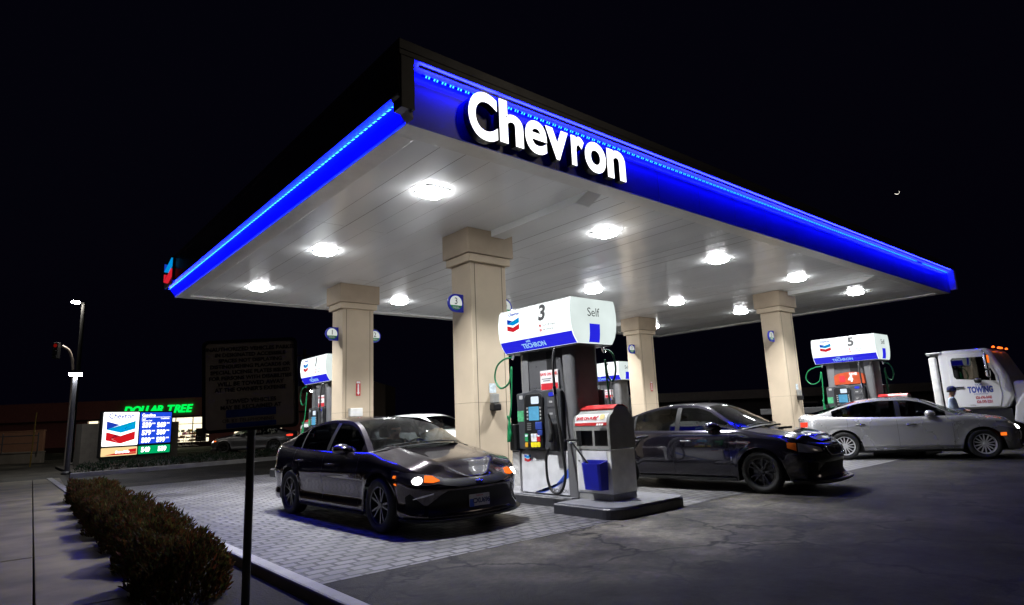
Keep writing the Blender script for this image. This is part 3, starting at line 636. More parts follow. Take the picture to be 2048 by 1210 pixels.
# ------------------------------------------------------------------ pumps
def hose(pts, r, m, parent, name='hose'): return MB().tube(curve(pts, 8), r, 8).build(name, m, parent, smooth=180)
def face_side(t, F, num, orange, near):
    """everything on one working face; F: x right, y up, z out, origin at the pump base centre on the face"""
    T = lambda x, y, z=0: F @ Matrix.Translation((x,y,z))
    # lower cabinet
    b = MB(); b.prism([(-.66,.02),(.40,.02),(.40,.66),(-.66,.66)], F, -.02, .006); b.build('lower_panel', M['pump_white'], t, bevel=.006)
    b = MB(); arc = [(-.20+.60*k/10, .03+.38*(k/10)**1.6) for k in range(11)]
    low = [(-.36+.76*k/10, .03+.25*(k/10)**1.9) for k in range(11)]
    b.prism(low + arc[::-1], F, .0065, .008, 0)
    b.mesh(text('TECHRON', .075, .0006, offset=.0008), T(.20,.075,.0085), 1)
    b.build('swoosh', [M['ink_blue3'], M['pump_side']], t)
    b = MB(); logo(b, T(-.50,.54,.0), .155, .0065, .008, (0,1,2,3)); b.build('emblem', [M['e_blue'], M['ink_blue'], M['ink_red'], M['ink_red']], t)
    MB().prism([(-.69,.02),(-.662,.02),(-.662,.66),(-.69,.66)], F, -.02, .02).build('trim', M['steel'], t)
    # console
    b = MB(); b.prism([(-.66,.68),(.36,.68),(.36,1.56),(.30,1.60),(-.05,1.58),(-.20,1.62),(-.40,1.58),(-.66,1.56)], F, -.02, .05)
    con = b.build('console', M['console'], t, bevel=.015)
    b = MB(); b.prism([(-.47,.70),(-.04,.70),(.0,1.48),(-.08,1.55),(-.40,1.55),(-.45,1.48)], F, .05, .085); b.build('bezel', M['black'], con, bevel=.02)
    b = MB(); b.prism(rrect(.175,.115,.02,cx=-.18,cy=1.44), F, .086, .092); b.build('display', M['screen_white'], con)
    b = MB(); b.prism(rrect(.235,.215,.01,cx=-.215,cy=1.235), F, .086, .092); b.build('screen', M['screen'], con)
    b = MB()
    for k in range(4):
        for sx in (-.365,-.06): b.prism(rrect(.03,.03,.006,cx=sx,cy=1.155+.055*k), F, .086, .094)
    b.build('soft_keys', M['paper_dim'], con)
    b = MB()
    for k in range(3):
        for q in range(4): b.prism(rrect(.025,.022,.004,cx=-.37+.033*k,cy=.99+.03*q), F, .086, .093)
    b.build('keypad', M['steel'], con)
    b = MB(); b.box((-.17,.985,.086),(.02-.04,1.10,.115), 0, F); b.box((-.13,.90,.086),(-.02,.975,.11), 0, F); b.build('card_reader', M['reader_blue'], con, bevel=.008)
    for k, (sx, w, mm) in enumerate(((-.41,.075,'ink_green'),(-.27,.06,'paper'),(-.20,.06,'paper'),(-.125,.075,'ink_red'))):
        MB().prism(rrect(w,.12,.008,cx=sx,cy=.865), F, .086, .094).build('grade_label', M[mm], con)
        MB().prism(rrect(w*.75,.03,.006,cx=sx,cy=.895), F, .0945, .097).build('price_window', M['screen_white'], con)
        MB().prism(rrect(.07,.075,.02,cx=sx,cy=.755), F, .086, .10).build('grade_button', M['orange_btn' if k == 0 else 'yellow'], con)
    MB().prism(rrect(.15,.17,.008,cx=-.575,cy=1.20), F, .051, .055).build('green_notice', M['green_notice'], con)
    MB().prism(rrect(.08,.06,.008,cx=-.55,cy=1.50), F, .051, .055).build('small_notice', M['paper_dim'], con)
    b = MB()
    for k in range(3):
        b.prism(rrect(.24,.15,.01,cx=.19,cy=1.40-.18*k), F, .051, .056, 0)
        b.prism(rrect(.07,.03,.004,cx=.15,cy=1.40-.18*k), F, .057, .059, 1)
        b.tube([F @ Vector((.25,1.36-.18*k,.06)), F @ Vector((.28,1.43-.18*k,.06))], .006, 5, 1)
    b.build('instructions', [M['pump_grey'], M['paper_dim']], con)
    MB().prism(rrect(.13,.06,.03,cx=.17,cy=1.515), F, .051, .06).build('blue_badge', M['ink_blue2'], con)
    # nozzles in their boots
    for sx, hm in ((-.72,'hose_green'),(.24,'rubber')):
        nz = MB(); nz.box((sx-.07,.66,-.06 if sx < 0 else .05),(sx+.09,1.08,.13), 0, F)
        boot = nz.build('nozzle_boot', M['black'], t, bevel=.02)
        p = [F @ Vector(q) for q in ((sx-.02,1.22,.19),(sx-.0,1.10,.17),(sx+.02,.94,.18),(sx+.01,.80,.20))]
        MB().tube(curve(p, 6), [.016]*6+[.024]*6+[.036]*6+[.03], 8).build('nozzle', M[hm], boot, smooth=180)
    # upper panel and its poster
    b = MB(); b.prism([(-.60,1.63),(.40,1.63),(.40,2.24),(-.60,2.24)], F, -.05, -.02); b.build('upper_panel', M['pump_grey'], t)
    if orange:
        b = MB(); pts = [(-.42,1.62),(.40,1.62)] + [(-.01+.41*math.cos(R(a)), 1.84+.11*math.sin(R(a))) for a in range(0,181,15)]
        b.prism(pts, F, -.018, .01, 0); b.prism(rrect(.16,.18,.02,cx=-.20,cy=1.77), F, .0105, .012, 1)
        b.mesh(text('4', .24, .001, offset=.012), T(.02,1.76,.012), 2); b.mesh(text('SAVE', .09, .001, offset=.004), T(.10,1.89,.012), 2)
        b.build('poster', [M['orange_poster'], M['ink_red'], M['paper']], t)
    else:
        b = MB(); b.prism(rrect(.40,.31,.01,cx=.10,cy=1.735), F, -.018, .016, 0); b.prism(rrect(.38,.10,.006,cx=.10,cy=1.64), F, .0165, .018, 1)
        b.mesh(text('SAVE ON FUEL', .06, .001, offset=.002), T(.10,1.83,.018), 1)
        for k in range(2): b.prism(rrect(.22-.05*k,.014,.002,cx=.04,cy=1.76-.03*k), F, .0165, .018, 2)
        b.build('poster', [M['paper'], M['ink_red'], M['pump_side']], t)
    MB().prism(rrect(.20,.34,.01,cx=.13,cy=2.02), F, -.018, -.012).build('vent_panel', M['black'], t)
    # hoses hung from the valance
    gh = [(-.66,2.22,.05),(-.68,2.17,.09),(-.86,2.15,.12),(-1.08,2.05,.10),(-1.17,1.84,.08),(-1.02,1.68,.08),(-.80,1.76,.08),(-.72,2.0,.08),(-.72,1.4,.12),(-.72,1.0,.20),(-.72,.80,.22)]
    if not near: gh = [(x if x > -.7 else -.66+(x+.66)*.45, y, z) for x, y, z in gh]
    hose([F @ Vector(q) for q in gh], .016, M['hose_green'], t, 'diesel_hose')
    bh = [(.31,2.215,.05),(.32,2.15,.10),(.33,1.9,.14),(.37,1.3,.16),(.46,.75,.18),(.50,.35,.17),(.40,.10,.17),(.22,.08,.17),(.13,.24,.18),(.14,.55,.20),(.22,.72,.21)]
    hose([F @ Vector(q) for q in bh], .02, M['rubber'], t, 'fuel_hose')
    for p0, p1, rr in (((.315,2.22,.065),(.32,2.10,.11),.022),((-.66,2.22,.06),(-.67,2.13,.10),.022),((.345,1.62,.15),(.355,1.50,.15),.03)):
        MB().tube([F @ Vector(p0), F @ Vector(p1)], rr, 8).build('hose_coupling', M['chrome'], t, smooth=40)
M['ink_blue3'] = mat('swoosh_blue', (.08,.16,.72), .35)
M['e_blue'] = mat('emblem_blue', (.03,.30,.72), .4)
M['paper_dim'] = mat('grey_decal', (.38,.38,.38), .5, var=.3, vscale=40)
M['reader_blue'] = mat('card_reader_blue', (.03,.06,.30), .35)
M['orange_btn'] = mat('orange_button', (.8,.42,.03), .4)
M['green_notice'] = mat('green_decal', (.08,.40,.18), .5, var=.3, vscale=30)
M['orange_poster'] = mat('orange_poster', (.42,.06,.015), .4, var=.15, vscale=6)

def pump(label, x, y, z, nums, orange=False, detail=True):
    t = thing('fuel_pump', label, 'fuel pump', (x,y,z), 0, 'fuel pumps')
    # body with rounded end columns
    b = MB()
    for s in (-1, 1):
        pts = [(s*px, s*py) for px, py in [(-.285,.40)] + [(-.285+.10-.10*math.cos(R(a)), .53+.10*math.sin(R(a))) for a in range(0,91,15)] + [(.285-.10+.10*math.sin(R(a)), .53+.10*math.cos(R(a))) for a in range(0,91,15)] + [(.285,.40)]]
        b.prism(pts[::-1], Matrix(), 0, 2.24)
    b.build('end_column', M['pump_side'], t, smooth=40)
    MB().box((-.26,-.66+.27,0),(.26,.399,2.25)).build('core', M['pump_grey'], t)
    MB().box((-.27,.632,0),(.27,.70,.70)).build('side_cabinet', M['pump_white'], t, bevel=.01)
    for s in (-1, 1):
        F = frame((s*.285,0,0), (0,s,0), (0,0,1)); face_side(t, F, nums[0 if s < 0 else 1], orange and s < 0, s < 0)
    # valance
    prof = [(.38,2.235),(.45,2.33),(.495,2.45),(.515,2.58),(.515,2.72),(.495,2.86),(.47,2.92)]
    L = .84
    for s in (-1, 1):
        P = [[(s*px, -L, pz) for px, pz in prof], [(s*px, L, pz) for px, pz in prof]]
        b = MB(); b.grid(P, 0, flip=(s > 0)); f = b.build('valance_face', M['valance'], t, smooth=180)
        def on(z):
            for (p0, z0), (p1, z1) in zip(prof, prof[1:]):
                if z <= z1: k2 = (z-z0)/(z1-z0); return p0+(p1-p0)*k2
            return prof[-1][0]
        zz = [2.236,2.29,2.35,2.41]
        P = [[(s*(on(z)+.006), -L+.01, z) for z in zz], [(s*(on(z)+.006), L-.01, z) for z in zz]]
        MB().grid(P, 0, flip=(s > 0)).build('blue_band', M['val_blue'], f, smooth=180)
        def T(a, z, out=.008):                              # a to the right as the reader sees it
            z0, z1 = z-.02, z+.02; sl = Vector((s*(on(z1)-on(z0)), 0, .04)).normalized()
            right = Vector((0, s, 0)); n = right.cross(sl)
            return frame(Vector((s*on(z), s*a, z)) + n*out, right, sl)
        b = MB(); b.mesh(text('TECHRON', .115, .001, offset=.003), T(-.06,2.305,.0085)); b.mesh(text('with', .06, .001, offset=.001), T(-.16,2.375,.0085)); b.build('lettering', M['val_text'], f)
        b = MB(); logo(b, T(-.45,2.66), .30, 0, .002); b.mesh(text('Chevron', .075, .001, offset=.002), T(-.45,2.845), 1); b.build('emblem', LOGO, f)
        b = MB(); b.mesh(text(nums[0 if s < 0 else 1], .34, .001, offset=.012), T(.24,2.755)); b.build('number', M['ink'], f)
        b = MB(); 
        for k, w in enumerate(('Turn Off Engine', 'No Smoking')):
            z = 2.565-.065*k; b.mesh(text(w, .045, .0005, align='LEFT'), T(.24,z,.0105), 1)
            ring = [(.026*math.cos(a*PI/8), .026*math.sin(a*PI/8)) for a in range(16)]; b.prism(ring, T(.19,z,.009), 0, .001, 0); b.prism([(p[0]*.65, p[1]*.65) for p in ring], T(.19,z,.0105), 0, .001, 2); b.prism([(-.02,.012),(.012,-.02),(.02,-.012),(-.012,.02)], T(.19,z,.012), 0, .001, 0)
        b.build('warning', [M['ink_red'], M['ink'], M['paper']], f)
    for s in (-1, 1):                                       # bulged lit ends
        b = MB(); rows = []
        for px, pz in prof:
            bul = .03*math.sin(PI*(pz-2.235)/.69)
            rows.append([(px*v, s*(L + bul*(1-v*v) + .004), pz) for v in [q/6-1 for q in range(13)]])
        b.grid(rows, 0, flip=(s > 0)); e = b.build('valance_end', M['valance_end'], t, smooth=180)
        F = frame((0, s*(L+.036), 0), (-s,0,0), (0,0,1))
        b = MB(); b.mesh(text('Self', .19, .001, offset=-.001), F @ Matrix.Translation((-.05 if s < 0 else .05,2.70,.004))); b.build('lettering', M['ink'], e)
        b = MB(); w = .115; c0 = -.03
        P = [[(c0-w, 2.237, -.034),(c0+w, 2.237, -.034)],[(c0-w, 2.30, -.016),(c0+w, 2.30, -.016)],[(c0-w, 2.38, -.004),(c0+w, 2.38, -.004)],[(c0-w, 2.53, .003),(c0+w, 2.53, .003)]]
        b.grid([[F @ Vector(q) for q in r] for r in P], 0, flip=True); b.build('blue_block', M['val_blue'], e)
    MB().box((-.46,-L+.01,2.915),(.46,L-.01,2.93)).build('valance_top', M['housing'], t)
    MB().box((-.375,-L+.015,2.215),(.375,L-.015,2.234)).build('valance_base', M['pump_grey'], t)
    return t
pump('fuel pump numbered 3 with lit white top, nearest the camera', 3.52, 1.30, .15, '34')
pump('fuel pump numbered 1, partly behind the left column', 3.62, 10.20, .24, '12')
pump('fuel pump numbered 5 with an orange poster, behind the silver sedan', 15.12, 1.30, .24, '56', orange=True)
pump('far fuel pump above the white pickup, half hidden by the nearest pump', 15.3, 10.35, .36, '78')

# ------------------------------------------------------------------ bins
def bin_thing(label, x, y, z, s):
    t = thing('waste_bin', label, 'waste bin', (x,y,z), 0 if s > 0 else PI, 'island waste bins')
    X, Y = .26, .335
    b = MB(); b.box((-X+.01,-Y+.01,0),(X-.01,Y-.01,.09)); b.build('plinth', M['bin_grey'], t)
    MB().box((-X,-Y,.09),(X,Y,.69)).build('lower_cabinet', M['bin_white'], t, bevel=.012)
    MB().prism([(-Y+.03,.12),(Y-.07,.12),(Y-.07,.67),(-Y+.03,.67)], frame((-X-.001,0,0),(0,-1,0),(0,0,1)), 0, .006).build('door', M['pump_white'], t, bevel=.003)
    # hooded upper part with two mouths each side
    b = MB(); hood = [(-X-.01,.692),(-X-.01,1.02)] + [(-(X+.01)+ .06*(1-math.cos(R(a)))*1.3, 1.02+.16*math.sin(R(a))) for a in range(15,91,15)] + [(-.12,1.27),(-.03,1.29),(.03,1.29),(.12,1.27)] + [((X+.01)- .06*(1-math.cos(R(a)))*1.3, 1.02+.16*math.sin(R(a))) for a in range(90,14,-15)] + [(X+.01,1.02),(X+.01,.692)]
    F = frame((0,0,0),(1,0,0),(0,0,1))
    # end walls
    for d0 in (Y-.008, -Y-.012): b.prism(hood, F, d0, d0+.02)
    # skin
    for i in range(len(hood)-1):
        (xa, za), (xb, zb) = hood[i], hood[i+1]
        if i == 0 or i == len(hood)-2:
            m0, m1 = .74, .955
            for z0, z1 in ((.692,m0),(m1,1.02)): b.add([(xa,-Y+.0,z0),(xa,Y,z0),(xa,Y,z1),(xa,-Y,z1)], [(0,1,2,3)])
            for y0, y1 in ((-Y,-Y+.03),(-.06,-.02),(Y-.035,Y)): b.add([(xa,y0,m0),(xa,y1,m0),(xa,y1,m1),(xa,y0,m1)], [(0,1,2,3)])
        else: b.add([(xa,-Y,za),(xa,Y,za),(xb,Y,zb),(xb,-Y,zb)], [(0,1,2,3)])
    b.build('hood', M['bin_grey'], t, smooth=30)
    MB().box((-X+.1,-Y+.02,.70),(X-.1,Y-.02,.98)).build('liner', M['black'], t)
    for sx in (-1,):
        g = frame((-X-.012,0,.97),(0,-1,0),(0,0,1)); b = MB()
        for a in (-.17,.17): b.mesh(text('Trash', .035, .0005), g @ Matrix.Translation((a,.012,.001)))
        b.build('lettering', M['paper_dim'], t)
    # poster wrapped over the hood and red top
    for s2 in (-1, 1):
        P = []; 
        for xa, za in hood[1:8]: P.append([(s2*-1*(xa-.006), -Y+.03, za+.004) if s2 > 0 else (xa-.006, -Y+.03, za+.004), (s2*-1*(xa-.006), Y-.03, za+.004) if s2 > 0 else (xa-.006, Y-.03, za+.004)])
        b = MB(); n = len(P)-1
        for i in range(n): b.grid([P[i], P[i+1]], 0 if i > 0 else 1, flip=(s2 > 0))
        ps = b.build('poster', [M['paper'], M['bin_red']], t)
    F2 = frame((-X+.005,0,1.11),(0,-1,0),(.42,0,.9)); b = MB()
    b.mesh(text('SAVE ON FUEL', .062, .0008, offset=.003), F2 @ Matrix.Translation((-.08,.01,.016)), 0)
    b.prism([(.11+.04*math.cos(k*.7), .03+.03*math.sin(k*1.9)) for k in range(7)], F2, .014, .016, 0); b.prism(rrect(.09,.08,.03,cx=.22,cy=.03), F2, .014, .016, 1)
    for k in range(3): b.prism(rrect(.036,.03,.004,cx=.16+.045*k,cy=-.085), F2, .014, .016, 2)
    b.build('poster_print', [M['ink_red'], M['yellow_dim'], M['paper']], t)
    P = [[(-.16,-Y-.012,1.245),(-.16,Y+.012,1.245)],[(-.06,-Y-.012,1.30),(-.06,Y+.012,1.30)],[(.06,-Y-.012,1.30),(.06,Y+.012,1.30)],[(.16,-Y-.012,1.245),(.16,Y+.012,1.245)]]
    b = MB(); b.grid([[(p[0],p[1],p[2]+.012) for p in r] for r in P]); b.grid([[(p[0],p[1],p[2]+.002) for p in r] for r in P], 0, True)
    for y0 in (-Y-.012, Y+.012): b.add([(q[0][0], y0, q[0][2]+dz) for dz in (.012,.002) for q in P], [(0,1,5,4),(1,2,6,5),(2,3,7,6)])
    top = b.build('red_top', M['bin_red'], t)
    b = MB(); F3 = frame((0,0,1.314),(0,-1,0),(1,0,0))
    for a in (-.12,.13): b.prism(rrect(.17,.10,.01,cx=a), F3, 0, .002)
    b.build('stickers', M['paper_dim'], top)
    MB().tube([(-X-.007,.26,.53),(-X-.02,.26,.53)], .012, 8).build('lock', M['chrome'], t)
    return t
M['yellow_dim'] = mat('printed_yellow', (.72,.60,.25), .5)
bin_thing('grey and white waste bin with red top beside the nearest pump', 3.47, .37, .15, 1)
bin_thing('waste bin with red top showing above the silver sedan roof', 14.95, .30, .22, 1)
bin_thing('waste bin with red and white hood at the far left of the pumps', 3.62, 11.25, .22, -1)

def bucket(label, x, y, z, s):
    t = thing('squeegee_bucket', label, 'bucket', (x,y,z), 0 if s > 0 else PI, 'blue squeegee buckets on the bin')
    o = [(0,-.19),(-.13,-.17),(-.15,-.13),(-.15,.13),(-.13,.17),(0,.19)]
    b = MB(); top = [(p[0]*1.12, p[1]*1.04) for p in o]; n = len(o)
    inner = [(p[0]*.86-.012, p[1]*.86) for p in top]; bot = [(p[0]*.9, p[1]*.94) for p in o]
    vs = [(p[0],p[1],0) for p in bot] + [(p[0],p[1],.40 if p[0] > -.05 else .36) for p in top] + [(p[0],p[1],.40 if p[0] > -.05 else .36) for p in inner] + [(p[0]*.9,p[1]*.9,.25) for p in inner]
    fs = [tuple(range(n))]
    for a in range(3):
        for i in range(n): j = (i+1) % n; fs.append((a*n+i, (a+1)*n+i, (a+1)*n+j, a*n+j))
    fs.append(tuple(3*n+i for i in range(n)))
    b.add(vs, fs); b.build('tub', M['blue_plastic'], t, bevel=.008)
    MB().tube([(-.152,0,.30),(-.16,0,.30)], .025, 12).build('badge', M['navy'], t)
    return t
def squeegee(label, x, y, z, s):
    t = thing('squeegee', label, 'squeegee', (x,y,z), 0 if s > 0 else PI, 'squeegees in the buckets')
    MB().tube([(-.02,0,0),(-.04,.28,.30)], [.012,.014], 8).build('handle', M['black'], t, smooth=40)
    MB().tube([(-.16,.30,.32),(.08,.27,.31)], .018, 8).build('blade', M['rubber'], t)
    MB().tube([(-.10,.27,.29),(.02,.26,.285)], .014, 8).build('sponge', M['paper'], t)
bucket('blue squeegee bucket on the camera side of the nearest bin', 3.195, .28, .30, 1)
bucket('blue squeegee bucket behind the nearest bin, by the dark sedan', 3.745, .40, .30, -1)
squeegee('black squeegee leaning up left from the camera side bucket', 3.10, .36, .66, 1)
squeegee('squeegee leaning from the bucket behind the nearest bin', 3.82, .28, .66, -1)
M['mirror'] = mat('mirror_glass', (.6,.6,.6), .04, metal=1)
M['plate'] = mat('licence_plate', (.50,.50,.49), .5); M['plate_ink'] = mat('plate_ink', (.02,.03,.10), .5)
M['grille'] = mat('grille_black', (.006,.006,.007), .55, spec=.25)
M['lamp_dark'] = mat('lamp_dark_reflector', (.09,.085,.09), .2, metal=.5); M['lamp_body'] = mat('lamp_reflector', (.55,.55,.56), .35, metal=.2); M['p_far'] = paint('grey_far_paint', (.16,.16,.165), .6, .35)

# ------------------------------------------------------------------ cars (front axle at the origin, +x forward, +y left)
def make_wheel(parent, x, y, r, w, spokes, rim_m, side, twin=True):
    Mw = frame((x, y, r), (1,0,0), (0,0,1))                 # local z points to -y (outwards on the right side)
    if side > 0: Mw = Mw @ Matrix.Rotation(PI, 4, 'Y')
    b = MB(); h = w/2
    b.lathe([(r*.66,-h*.7),(r*.74,-h*.95),(r*.90,-h),(r*.97,-h*.85),(r,-h*.55),(r,h*.55),(r*.97,h*.85),(r*.90,h),(r*.74,h*.95),(r*.665,h*.72)], 40)
    t = b.build('wheel', M['tyre'], parent, Mw, smooth=50)
    b = MB(); ri = r*.68
    b.lathe([(ri,-h*.7),(ri,h*.72),(ri*.985,h*.84),(ri*.93,h*.80),(ri*.91,h*.4),(ri*.90,-h*.7)], 40)
    zf = h*.62
    for k in range(spokes):
        a = 2*PI*k/spokes
        for d in ((-.21, .21) if twin else (0,)):
            c0, c1 = math.cos(a+d*.9), math.cos(a+d); s0, s1 = math.sin(a+d*.9), math.sin(a+d)
            wd = .0125 if twin else .028
            n0 = Vector((-s0,c0,0))*wd; n1 = Vector((-s1,c1,0))*wd*.8
            p0 = Vector((c0*ri*.16,s0*ri*.16,zf)); p1 = Vector((c1*ri*.94,s1*ri*.94,zf+h*.12))
            vs = [p0-n0, p0+n0, p1+n1, p1-n1]; vs += [v - Vector((0,0,h*.4)) for v in vs]
            b.add(vs, [(0,3,2,1)[::-1],(0,1,5,4),(1,2,6,5),(2,3,7,6),(3,0,4,7)])
    b.lathe([(0,zf+.012),(ri*.15,zf+.012),(ri*.2,zf),(ri*.2,zf-.05)], 20)
    b.build('rim', rim_m, t, smooth=40)
    d = MB(); d.lathe([(ri*.2,h*.05),(ri*.72,h*.05),(ri*.72,-h*.1)], 32); d.lathe([(0,-h*.35),(ri*.9,-h*.35)], 32)
    d.build('brake_disc', M['rim_dark'], t)
    return t

def car(name, label, loc, yaw, p, group=None, cat='car'):
    root = thing(name, label, cat, (loc[0], loc[1], loc[2] if len(loc) > 2 else 0), yaw - PI/2, group)
    hw, F, wb, Rr = p['hw'], p['F'], p['wb'], -(p['wb'] + p['ro'])
    xsf, xsr = p['xsf'], p['xsr']; zt = interp(p['top']); r = p['r']; Ra = r + p.get('gap', .055)
    pm = p['paint']; zs = p.get('sill', .20)
    xm = (xsf+xsr)/2; hl = (xsf-xsr)/2
    Y = lambda x: hw - p.get('barrel', .035)*((x-xm)/hl)**2
    st = []
    nn = 22
    for k in range(nn): th = PI/2*(1-k/nn); e = 2/p.get('nose_n', 2.5); st.append((xsf+(F-xsf)*math.sin(th)**e, Y(xsf)*max(0, math.cos(th))**e))
    ns = 84
    for k in range(ns+1): x = xsf+(xsr-xsf)*k/ns; st.append((x, Y(x)))
    for k in range(1, nn+1): th = PI/2*k/nn; e = 2/p.get('tail_n', 3.0); st.append((xsr+(Rr-xsr)*math.sin(th)**e, Y(xsr)*max(0, math.cos(th))**e))
    N = len(st); nor = []
    for i in range(N):
        a = Vector(st[max(i-1,0)]); c = Vector(st[min(i+1,N-1)]); d = c-a
        nv = Vector((-d.y, d.x)) * -1
        nv = Vector((d.y, -d.x)); nv = nv.normalized() if nv.length > 1e-9 else Vector((1,0))
        if nv.y < -1e-6: nv = -nv
        if i == 0: nv = Vector((1,0))
        if i == N-1: nv = Vector((-1,0))
        nor.append(nv)
    insS, insN, insT = interp(p['side']), interp(p['nose']), interp(p['tail'])
    ax = (0, -wb)
    def zb(i):
        x, y = st[i]; z = zs if xsr <= x <= xsf else interp([(0,zs),(1,p.get('zend',.2))])(smooth01(abs(nor[i].x)*1.2))
        if y > hw*.62:
            for a in ax:
                d = abs(x-a)
                if d < Ra: z = max(z, r + math.sqrt(Ra*Ra-d*d))
        return z
    def inset(f, z):
        i = int(min(max(f,0), N-1.001)); t = f-i
        n = (nor[i]*(1-t)+nor[i+1]*t); n.normalize(); x = st[i][0]*(1-t)+st[i+1][0]*t; y = st[i][1]*(1-t)+st[i+1][1]*t
        wn = n.x*n.x; base = insS(z)*(1-wn) + (insN(z) if n.x > 0 else insT(z))*wn
        sh = .045*math.exp(-max(0, zt(x)-z)/.035)*(1-.4*wn)
        fl = 0
        for a in ax:
            dd = math.hypot(x-a, z-r)
            if y > hw*.6: fl += -.014*math.exp(-((dd-Ra)/.05)**2)
        ins = base + sh + fl
        for (x0, x1, zc, wdt, amp) in p.get('crease', []):
            if x1 < x < x0: ins -= amp*math.exp(-((z-(zc[0]+(zc[1]-zc[0])*(x-x1)/(x0-x1)))/wdt)**2)*min(1,(x-x1)/.3,(x0-x)/.3)
        return x, y, n, ins
    def P(f, z, off=0, side=-1):
        x, y, n, ins = inset(f, z)
        q = Vector((x,y)) - n*(ins-off)
        return Vector((q.x, side*max(q.y, 0 if off == 0 else q.y), z))
    nr = 26; rows = [[None]*(nr+1) for _ in range(N)]
    for i in range(N):
        z0, z1 = zb(i), zt(st[i][0]) 
        for j in range(nr+1): rows[i][j] = P(i, z0+(z1-z0)*(j/nr)**.9)
    for e in (0, N-1):
        for j in range(nr+1): rows[e][j].y = 0
    # body sheet split into doors and the rest
    drs = p.get('doors', [])
    def which(x, z):
        for k, (a, c) in enumerate(drs):
            if c < x < a and z > zs+.09: return k+1
        return 0
    for side in (-1, 1):
        buck = [MB() for _ in range(len(drs)+1)]; mp = [dict() for _ in buck]
        for i in range(N-1):
            for j in range(nr):
                ids = ((i,j),(i+1,j),(i+1,j+1),(i,j+1)); c = sum((rows[a][b_] for a, b_ in ids), Vector())/4
                w = which(c.x, c.z); B = buck[w]; f = []
                for key in ids:
                    if key not in mp[w]:
                        mp[w][key] = len(B.v); v = rows[key[0]][key[1]]; B.v.append((v.x, v.y*(-side), v.z))
                    f.append(mp[w][key])
                B.f.append(tuple(f) if side < 0 else tuple(f[::-1])); B.m.append(0)
        if side < 0: bodyR = buck[0]
        else: bodyL = buck[0]
        for k in range(len(drs)):
            d = buck[k+1].build('door', pm, root, smooth=60)
            xa, xc = drs[k]
            fx = lambda x: next(i for i in range(N) if nn <= i and st[i][0] <= x)
            b = MB()
            for xq in (xa, xc):
                i = fx(xq); z0 = max(zb(i), zs+.08); z1 = zt(st[i][0])-.005
                pts = [P(i+ .0, z0+(z1-z0)*q/12, .0015, side) for q in range(13)]; pts2 = [P(i+.12, z0+(z1-z0)*q/12, .0015, side) for q in range(13)]
                b.grid([pts, pts2], 0, flip=(side < 0))
            b.build('door_gap', M['black'], d)
            i = fx(xc+.16); zz = zt(st[i][0])-p.get('handle_dz', .17); 
            b = MB(); pts = [P(i-4.6*q/8, zz, .012+.022*math.sin(PI*q/8), side) for q in range(9)]
            b.tube(pts, .013, 8); b.build('handle', p.get('handle_m', pm), d, smooth=180)
            if p.get('mould') and k < 9:
                i0, i1 = fx(xa), fx(xc); b = MB()
                b.grid([[P(i0+(i1-i0)*q/10, zt(st[int(i0+(i1-i0)*q/10)][0])-.006+dz, .006, side) for q in range(11)] for dz in (0,-.02)], 0, flip=(side > 0)); b.build('window_trim', M['chrome'], d)
    body = MB(); body.add(bodyR.v, bodyR.f); body.add(bodyL.v, bodyL.f)
    # sill closing strips, black underbody
    bo = body.build('body', pm, root, smooth=60)
    b = MB(); b.box((Rr+.25,-hw*.62,.17),(F-.25,hw*.62,.42)); b.box((-wb+Ra+.04,-hw+.09,.17),(-Ra-.04,hw-.09,.34))
    b.box((-wb+.3,-hw+.12,.17),(-Ra-.35,hw-.12,.36)); b.build('underbody', M['black'], root)
    for a in ax: MB().box((a-Ra-.03,-hw*.66,.40),(a+Ra+.03,hw*.66,.72)).build('wheel_well', M['black'], root)
    # bonnet and boot lid
    xf, xr = p['xf'], p['xr']; hc = p.get('hood_crown', .06)
    def lid(ids, nm, xcut, front):
        NV = 20; g = []
        for i in ids:
            v0 = rows[i][nr]; rowp = []
            yw = abs(v0.y)
            for k in range(NV+1):
                v = k/NV*2-1
                cr = hc*(1-abs(v)**2.3)*smooth01(yw/hw*1.15)
                if front: cr += p.get('bulge', .012)*(math.exp(-((abs(v)-.62)/.12)**2))*smooth01(yw/hw)
                rowp.append((v0.x + (.0), v*yw, v0.z + cr))
            g.append(rowp)
        b = MB(); b.grid(g, 0, flip=not front); 
        return b.build(nm, pm, root, smooth=60)
    ids = [i for i in range(N) if st[i][0] > xf-.05 and i < N/2]
    hood = lid(ids, 'bonnet', xf, True)
    ids = [i for i in range(N) if st[i][0] < xr+.05 and i > N/2][::-1]
    lid(ids, 'boot_lid', xr, False)
    # greenhouse
    rail = interp(p['rail']); zmax = max(z for _, z in p['rail']); yroof = p['yroof']
    na = 72; xs = [xf + (xr-xf)*smooth01(k/na)*.35 + (xr-xf)*(k/na)*.65 for k in range(na+1)]
    xh, xb = p['xh'], p['xb']; crown = p.get('crown', .045)
    def side_pts(x):
        zbt = zt(x)-.004; i0 = next(i for i in range(nn, N) if st[i][0] <= x + 1e-6) if x < xsf else nn
        f = i0 if st[i0][0] == x or i0 == 0 else i0 - (x-st[i0][0])/(st[i0-1][0]-st[i0][0])
        B_ = P(f, zbt); yb = abs(B_.y)-.012
        zr = max(rail(x), zbt+.002); q = (zr-zbt)/max(.01, zmax-zbt); yt = yb*(1-q)+yroof*q
        return yb, zbt, yt, zr
    bulf = interp([(xr,-p.get('bul_r',.14)),(xb,-.05),((xh+xb)/2,0),(xh,p.get('bul_h',.07)),(xf,p.get('bul_f',.22))])
    tops = []; sides = []; NV = 24; NT = 10
